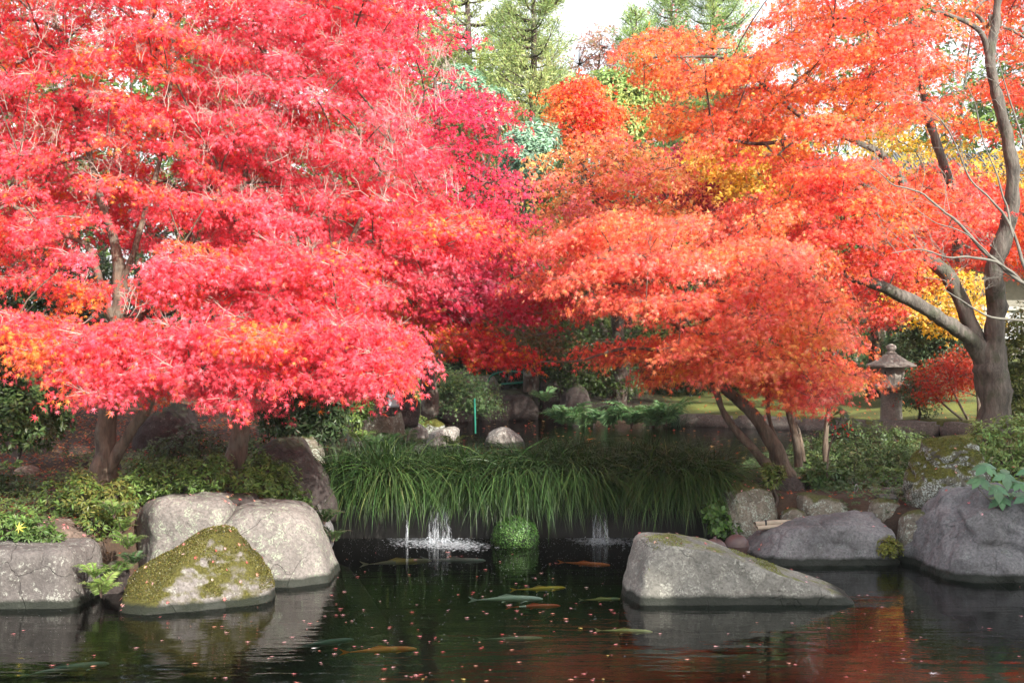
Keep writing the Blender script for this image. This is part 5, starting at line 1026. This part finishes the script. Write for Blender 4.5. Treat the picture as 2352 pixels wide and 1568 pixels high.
while cnt < 225:
    u = rng.uniform(0, 1); x = rng.uniform(-40, 2400) if u < .5 else rng.normal(1150, 260); y = 1268 + 310 * rng.uniform(0, 1) ** 1.1
    if u > .72 and cnt > 30: x, y = rxy[0] + rng.normal(0, 22), rxy[1] + rng.normal(0, 5)
    else: rxy = (x, y)
    if not rock_clear(x, y): continue
    put_leaf(PW(x, y, .006), rng.uniform(.015, .038), 'small pinkish red maple leaf floating on the lower pond', 'maple leaves floating on the lower pond'); cnt += 1
pos, nr = surf_samples('triangular boulder carpeted with olive moss and red leaves beside the pond', 60, lambda c, q: ((q[:, 2] > .3) & (q[:, 1] < .3)).astype(float))
for p_, n_ in zip(pos, nr): put_leaf(p_ + n_ * .012, rng.uniform(.018, .03), 'small red maple leaf lying on the mossy triangular boulder', 'maple leaves on the mossy boulder', n_ + rng.normal(0, .25, 3))
# rest: litter as stuff
lt = MB()
def litter_at(pos, nrm, size, cols=LC[:4]):
    V, Fx, cc = leaves(pos, nrm, rng.normal(0, 1, pos.shape), size, palette(pos, cols, [1] * len(cols)), TP[5], (-.3, .3)); lt.add(V, Fx, cc)
n = 20000; x = rng.uniform(-8, -1.9, n); y = rng.uniform(12.8, 24, n); k_ = (sdpoly(x, y, UPP) > .1) & (sdpoly(x, y, LOW) > .1); x, y = x[k_], y[k_]; z = ground_z(x, y) + .012
litter_at(np.stack([x, y, z], 1), np.array([0, 0, 1.0]) + rng.normal(0, .35, (len(x), 3)), .035 * rng.uniform(.7, 1.2, len(x)), [(.3, .06, .03), (.4, .1, .05), (.2, .08, .04), (.55, .12, .06), (.45, .25, .1)])
n = 11000; x = rng.uniform(1.8, 12, n); y = rng.uniform(14.5, 34, n); k_ = (sdpoly(x, y, UPP) > .1) & (sdpoly(x, y, LOW) > .1) & (rng.uniform(0, 1, n) < np.where(y < 18, 1, .15)); x, y = x[k_], y[k_]; z = ground_z(x, y) + .012
litter_at(np.stack([x, y, z], 1), np.array([0, 0, 1.0]) + rng.normal(0, .3, (len(x), 3)), .035 * rng.uniform(.7, 1.2, len(x)), [(.6, .08, .04), (.65, .2, .08), (.5, .05, .04)])
n = 420; q = np.array([[rng.uniform(-3, 7), rng.uniform(17, 28.5)] for _ in range(n)]); q = q[sdpoly(q[:, 0], q[:, 1], UPP) < -.05]
litter_at(np.column_stack([q, np.full(len(q), .458)]), np.array([0, 0, 1.0]) + rng.normal(0, .1, (len(q), 3)), .05, [(.7, .3, .1), (.7, .15, .1), (.75, .5, .2)])
for lab, n in [('cream boulder with a smooth sunlit face, just above the mossy triangular boulder', 30), ('dark flat stone capping the join between two pale boulders', 14), ('long low speckled boulder with a step, standing in the pond', 22), ('brown weathered rock half buried behind the grey block', 40), ('smooth violet grey boulder beside the brown floats', 10), ('largest violet grey boulder with folded ridges at the right edge', 10), ('tall upright rock with moss cap and white lichen streaks', 14), ('mottled mossy rock at the right end of the grass', 22)]:
    pos, nr = surf_samples(lab, n, lambda c, q: (q[:, 2] > .6).astype(float)); litter_at(pos + nr * .01, nr + rng.normal(0, .2, nr.shape), .03)
tag(lt.build('leaf_litter', M['leaf'], None, False, True), 'red and brown fallen maple leaves scattered over the banks', 'fallen leaves', kind='stuff')
# ground cover on the left bank slope
gcv = MB(); n = 4200; x = rng.uniform(-6.5, -1.95, n); y = rng.uniform(13.2, 17.5, n); pz = np.stack([x, y, 0 * x], 1); k_ = (sdpoly(x, y, LOW) > .35) & (vnoise(pz, 1.6, 8) + .3 * (x > -3.4) + .35 * (y < 14.2) > -.02); x, y = x[k_], y[k_]; z = ground_z(x, y) + rng.uniform(.02, .1, len(x))
T_ = np.repeat(np.stack([x, y, z], 1), 8, 0); N = len(T_); dd = norm(rng.normal(0, 1, (N, 3)) * [1, 1, .3] + [0, 0, .4])
V, Fx, cc = leaves(T_, np.array([0, -.3, 1.0]) + rng.normal(0, .3, (N, 3)), dd, .05 * rng.uniform(.5, 1.1, N), palette(T_, [(.06, .1, .03), (.1, .16, .04), (.16, .21, .055)], [2, 2, 1], 1.5, 3), LAN, (0, .3), .9); gcv.add(V, Fx, cc)
n = 3200; x = rng.uniform(1.9, 6.5, n); y = rng.uniform(14.9, 19.5, n); pz = np.stack([x, y, 0 * x], 1); k_ = (sdpoly(x, y, LOW) > .3) & (sdpoly(x, y, UPP) > .05) & (vnoise(pz, 1.4, 5) > -.35); x, y = x[k_], y[k_]; z = ground_z(x, y) + rng.uniform(.02, .12, len(x))
T_ = np.repeat(np.stack([x, y, z], 1), 8, 0); N = len(T_); dd = norm(rng.normal(0, 1, (N, 3)) * [1, 1, .3] + [0, 0, .4])
V, Fx, cc = leaves(T_, np.array([0, -.3, 1.0]) + rng.normal(0, .3, (N, 3)), dd, .05 * rng.uniform(.5, 1.1, N), palette(T_, [(.045, .09, .03), (.07, .13, .045), (.11, .17, .06)], [2, 2, 1], 1.5, 3), LAN, (0, .3), .9); gcv.add(V, Fx, cc)
tag(gcv.build('ground_cover', M['green'], None, False, True), 'low green ground cover leaves on both banks', 'ground cover', kind='stuff')

# ------------------------------------------------------------------ stone lantern
c_ = P(2047, 975, 26); ln = empty('stone_lantern', c_, 'grey stone lantern with wide roof standing on the far lawn', 'lantern')
b0 = np.array(c_)
def lpart(nm, prof, n=20, rot=0): V, f = lathe(prof, n, b0, rot); mb = MB(); mb.add(V, f); return mb.build(nm, M['stone_lantern'], ln, n > 10)
lpart('post', [(.205, -.25), (.205, .0), (.195, .25), (.19, .57), (.21, .58), (.21, .6)], 24)
lpart('platform', [(.2, .6), (.26, .64), (.35, .68), (.37, .7), (.37, .745), (.33, .755), (0, .755)], 24)
V, f = lathe([(.235, .755), (.25, .9), (.25, 1.07), (0, 1.07)], 6, b0, R(30)); mb = MB(); mb.add(V, f); fbx = mb.build('firebox', M['stone_lantern'], ln)
for a in (-150, -30): 
    V, f = box_vf((0, 0, 0), (.012, .14, .16)); ca, sa = math.cos(R(a)), math.sin(R(a)); V = np.stack([V[:, 0] * ca - V[:, 1] * sa, V[:, 0] * sa + V[:, 1] * ca, V[:, 2]], 1) + b0 + [ca * .213, sa * .213, .91]; mb = MB(); mb.add(V, f); w_ = mb.build('window', plain('lantern_opening', (.02, .02, .02), .9), ln)
    w_.parent = fbx; w_.location = (0, 0, 0)
lpart('roof', [(.2, 1.06), (.45, 1.065), (.475, 1.08), (.47, 1.11), (.33, 1.17), (.2, 1.25), (.12, 1.3), (.09, 1.31)], 6, R(0))
lpart('finial', [(.0, 1.3), (.09, 1.3), (.1, 1.33), (.07, 1.35), (.06, 1.36), (.085, 1.38), (.1, 1.42), (.085, 1.46), (.03, 1.49), (0, 1.495)], 16)

# floats, pole, floodlight, hose, stake
def floatball(lab, x, y, Y, r):
    o_ = empty('float', P(x, y, Y), lab, 'float'); D, Fc = ico(4); m_ = MB(); m_.add(D * [1, 1, .92] * r + P(x, y, Y), Fc); m_.build('ball', M['float'], o_, True)
    V, f = lathe([(r * 1.0, -.008), (r * 1.025, -.004), (r * 1.025, .004), (r * 1.0, .008)], 32, P(x, y, Y)); m_ = MB(); m_.add(V, f); m_.build('seam', M['seam'], o_, True)
    V, f = lathe([(0.0, .02), (.012, .02), (.016, .01), (.018, 0)], 12, P(x, y, Y) + [0, 0, r * .91]); m_ = MB(); m_.add(V, f); m_.build('cap', M['seam'], o_, True)
M['float'] = plain('brown_float_plastic', (.1, .062, .06), .4, var=.1); M['seam'] = plain('float_seam', (.09, .06, .06), .5)
floatball('brown round float further back, by the violet grey boulder', 1692, 1252, 14.35, .125)
floatball('brown round float half hidden behind the long low boulder', 1642, 1262, 13.9, .12)
po = empty('log', P(1735, 1205, 14.75), 'pale weathered log lying between the rocks behind the violet grey boulder', 'log'); m_ = MB(); s0 = catmull([P(1733, 1204, 14.7), P(1800, 1199, 14.85), P(1900, 1203, 15.0)], 5); tube(m_, s0, np.full(len(s0), .03), 10, .08, True, 3); s1 = s0 + [.02, -.03, -.035]; tube(m_, s1, np.full(len(s1), .022), 10, .08, True, 4); m_.build('wood', plain('weathered_wood', (.42, .35, .27), .8), po, True)
V, f = lathe([(.036, -.01), (.042, 0), (.036, .01)], 14); V = V[:, [2, 1, 0]] + s0[2]; m_ = MB(); m_.add(V, f); m_.build('tie', plain('black_tie', (.02, .02, .02), .6), po, True)
BLK = plain('black_metal', (.03, .03, .032), .4); fl = empty('floodlight', P(900, 948, 18.3), 'small grey floodlight on a black bracket above the broad grey stone', 'lamp')
def bx(nm, mat, c, s, root, rz=0, bev=.006):
    bm = bmesh.new(); bmesh.ops.create_cube(bm, size=1)
    for v in bm.verts: v.co = (v.co.x * s[0], v.co.y * s[1], v.co.z * s[2])
    bmesh.ops.bevel(bm, geom=list(bm.edges), offset=bev, segments=2, affect='EDGES'); me = bpy.data.meshes.new(nm); bm.to_mesh(me); bm.free(); me.materials.append(mat)
    o = bpy.data.objects.new(nm, me); C.objects.link(o); o.parent = root; o.location = tuple(np.array(c) - np.array(root.location)); o.rotation_euler.z = rz; return o
q = P(903, 920, 18.3); bx('housing', plain('grey_lamp_housing', (.28, .31, .36), .4), q, (.15, .1, .16), fl, .3)
bx('lens', plain('lamp_lens', (.55, .6, .68), .15), q + [-.0, -.055, -.0], (.12, .012, .12), fl, .3, .003); bx('bracket', BLK, q + [-.03, .02, -.12], (.03, .05, .14), fl); bx('base', BLK, q + [-.03, .02, -.185], (.12, .08, .03), fl)
m_ = MB(); s0 = catmull([P(835, 957, 18.2), P(860, 950, 18.2), P(890, 948, 18.2), P(932, 942, 18.3)], 6); tube(m_, s0, np.full(len(s0), .008), 6); m_.build('cable', BLK, fl, True)
GH = plain('green_hose_plastic', (.02, .22, .15), .4); ho = empty('garden_hose', P(1150, 860, 29.5), 'green garden hose looped on the shaded far bank', 'hose')
m_ = MB(); s0 = catmull([P(1120, 878, 29.8), P(1130, 862, 29.7), P(1160, 853, 29.6), P(1200, 855, 29.5), P(1212, 862, 29.5), P(1206, 876, 29.4), P(1180, 880, 29.3), P(1150, 882, 29.3)], 8); tube(m_, s0, np.full(len(s0), .02), 8); m_.build('loop', GH, ho, True)
m_ = MB(); s0 = np.linspace(P(1090, 915, 23.6), P(1092, 995, 23.6), 8); tube(m_, s0, np.full(8, .016), 8); o = m_.build('garden_stake', GH, None, True); tag(o, 'thin green plastic stake standing in the upper pond', 'stake')
m_ = MB(); s0 = catmull([P(1964, 1150, 15.6), P(1962, 1128, 15.6), P(1966, 1112, 15.6), P(1971, 1120, 15.6), P(1966, 1128, 15.6)], 5); tube(m_, s0, np.full(len(s0), .005), 6); o = m_.build('wire_loop_stake', plain('steel', (.5, .5, .5), .3, 1), None, True); tag(o, 'thin metal stake with a loop beside the azalea hedge', 'stake')
# yellow leaf on azalea
yl = leafmesh(np.array([.85, .72, .12]), 9); yl.name = 'yellow_leaf'; q = P(42, 1212, 12.55); yl.location = tuple(q); yl.scale = (.075,) * 3; yl.rotation_euler = (R(60), 0, R(10)); tag(yl, 'single large yellow leaf on the azalea at the left edge', 'leaf')
ol = leafmesh(np.array([.75, .25, .05]), 10); q = PW(1350, 1010, .46); ol.location = tuple(q); ol.scale = (.12,) * 3; tag(ol, 'large orange leaf on the upper pond just above the grass', 'leaf')
# white leaf/feather on front water
wf = leafmesh(np.array([.8, .78, .74]), 11); q = PW(718, 1488, .008); wf.location = tuple(q); wf.scale = (.04,) * 3; tag(wf, 'whitish curled leaf floating left of the bright orange koi', 'leaf')
wf = leafmesh(np.array([.8, .82, .85]), 12); q = PW(2140, 1546, .008); wf.location = tuple(q); wf.scale = (.07, .05, .05); tag(wf, 'white scrap floating at the lower right of the pond', 'scrap')

# ------------------------------------------------------------------ fence and tea house behind the right maples
fe = empty('fence', P(2180, 800, 33), 'pale grey panel fence with a top rail at the right back', 'fence'); FW = plain('fence_panel', (.5, .53, .55), .6); FP = plain('fence_post', (.42, .42, .38), .7)
for x in range(2080, 2520, 45):
    q = P(x, 745, 33); bx('panel', FW, q + [.22, .02, 0], (.43, .03, .75), fe)
for x in range(2080, 2520, 90): q = P(x, 760, 33); bx('post', FP, q, (.08, .08, 1.15), fe)
bx('rail', FP, P(2290, 708, 33) + [0, -.03, 0], (4.6, .1, .09), fe); bx('rail', FP, P(2290, 740, 33) + [0, -.03, 0], (4.6, .06, .05), fe)
th = empty('tea_house', P(2300, 860, 38), 'house with plaster walls and dark tiled roof hidden behind the right maples', 'building')
PL = plain('plaster', (.27, .26, .22), .9); TL = plain('dark_roof_tile', (.05, .055, .06), .5); WD = plain('dark_timber', (.05, .04, .03), .7)
q = P(2300, 640, 38); bx('wall', PL, q, (7, 4, 4.2), th); 
for dx in (-3.0, -1.5, 0, 1.5, 3.0): bx('timber_post', WD, q + [dx, -2.03, 0], (.12, .08, 4.2), th)
m, t, p = newmat('roof_tiles'); wv = nd(t, 'ShaderNodeTexWave'); wv.inputs['Scale'].default_value = 3.2; wv.bands_direction = 'X'; t.links.new(wpos(t), wv.inputs[0]); t.links.new(ramp(t, wv.outputs[0], [(.3, (.03, .032, .036)), (.8, (.13, .14, .15))]), p.inputs['Base Color']); p.inputs['Roughness'].default_value = .45; bump(t, wv.outputs[0], p, 1, .05)
for nm, yc, zz, dep in (('roof', 0, 0, 2.8), ('lower_eave', -2.1, -1.5, 1.2)):
    z0 = P(0, 470, 38)[2] + zz; m_ = MB(); V = []; hw = 4.3
    ridge_ = 1.4 if nm == 'roof' else .5
    pts = np.array([[-hw, -dep, 0], [hw, -dep, 0], [hw * .8, 0, ridge_], [-hw * .8, 0, ridge_], [-hw, dep if nm == 'roof' else .1, 0], [hw, dep if nm == 'roof' else .1, 0]]) + [q[0], 38 + yc, z0]
    pts = np.vstack([pts, pts - [0, 0, .14]]); m_.add(pts, np.array([[0, 1, 2, 3], [3, 2, 5, 4], [7, 6, 9, 8], [8, 9, 10, 11], [0, 6, 7, 1], [4, 5, 11, 10], [1, 7, 8, 2], [2, 8, 11, 5], [0, 3, 9, 6], [3, 4, 10, 9]])); m_.build(nm, m, th)
# low kerb slab right, in front of trunk
# ------------------------------------------------------------------ evergreens out of frame that shade the right bank
def shade_tree(label, c, H, rad, seed, n=14):
    b = np.array([c[0], c[1], .9]); root = empty('evergreen_tree', b, label, 'tree'); mb = MB(); tube(mb, np.linspace(b, b + [0, 0, H * .95], 10), np.linspace(.35, .08, 10), 10, .2); pos = []; r_ = np.random.default_rng(seed)
    for k in range(n):
        z = H * (.3 + .66 * (k + .5) / n); rr = rad * math.sin(math.pi * (.15 + .8 * (k + .5) / n)) ; m_ = 7
        for a in r_.uniform(0, 6.28, m_):
            q_ = b + [math.cos(a) * rr * r_.uniform(.3, .9), math.sin(a) * rr * r_.uniform(.3, .9), z]; tube(mb, np.linspace(b + [0, 0, z * .92], q_, 3), [.06, .04, .02], 5); d_ = r_.normal(0, 1, (330, 3)); pos.append(q_ + norm(d_) * r_.uniform(0, 1, (330, 1)) ** .4 * 1.05)
    mb.build('trunk', M['bark_dark'], root, True); pos = np.vstack(pos); N = len(pos); V, Fx, cc = leaves(pos, r_.normal(0, 1, (N, 3)), r_.normal(0, 1, (N, 3)), .3, palette(pos, G1, [1, 1, 1]), LAN, (0, .3), 1.3); m_ = MB(); m_.add(V, Fx, cc); m_.build('foliage', M['green'], root, False, True)
shade_tree('tall evergreen behind the viewer shading the right bank', (13.6, 0.0), 12.6, 3.3, 5)
shade_tree('third tall evergreen behind the viewer, farthest right', (24.0, 0), 18.6, 3.6, 7)
shade_tree('second tall evergreen behind the viewer, further right', (18.2, -1.0), 13.2, 3.6, 6)

# ------------------------------------------------------------------ thin bright autumn haze round the whole garden
bm = bmesh.new(); bmesh.ops.create_cube(bm, size=1)
for v in bm.verts: v.co = (v.co.x * 300, v.co.y * 350, v.co.z * 36)
me = bpy.data.meshes.new('haze'); bm.to_mesh(me); bm.free(); hz = bpy.data.objects.new('haze', me); C.objects.link(hz); hz.location = (0, 135, 15.5)
m = bpy.data.materials.new('haze_air'); m.use_nodes = True; t = m.node_tree; t.nodes.clear(); o_ = t.nodes.new('ShaderNodeOutputMaterial'); pv = t.nodes.new('ShaderNodeVolumePrincipled')
pv.inputs['Color'].default_value = (.93, .96, 1, 1); pv.inputs['Density'].default_value = .0003; pv.inputs['Anisotropy'].default_value = .1; t.links.new(pv.outputs[0], o_.inputs['Volume']); me.materials.append(m)
tag(hz, 'thin pale haze in the air of the garden', 'haze', kind='stuff')
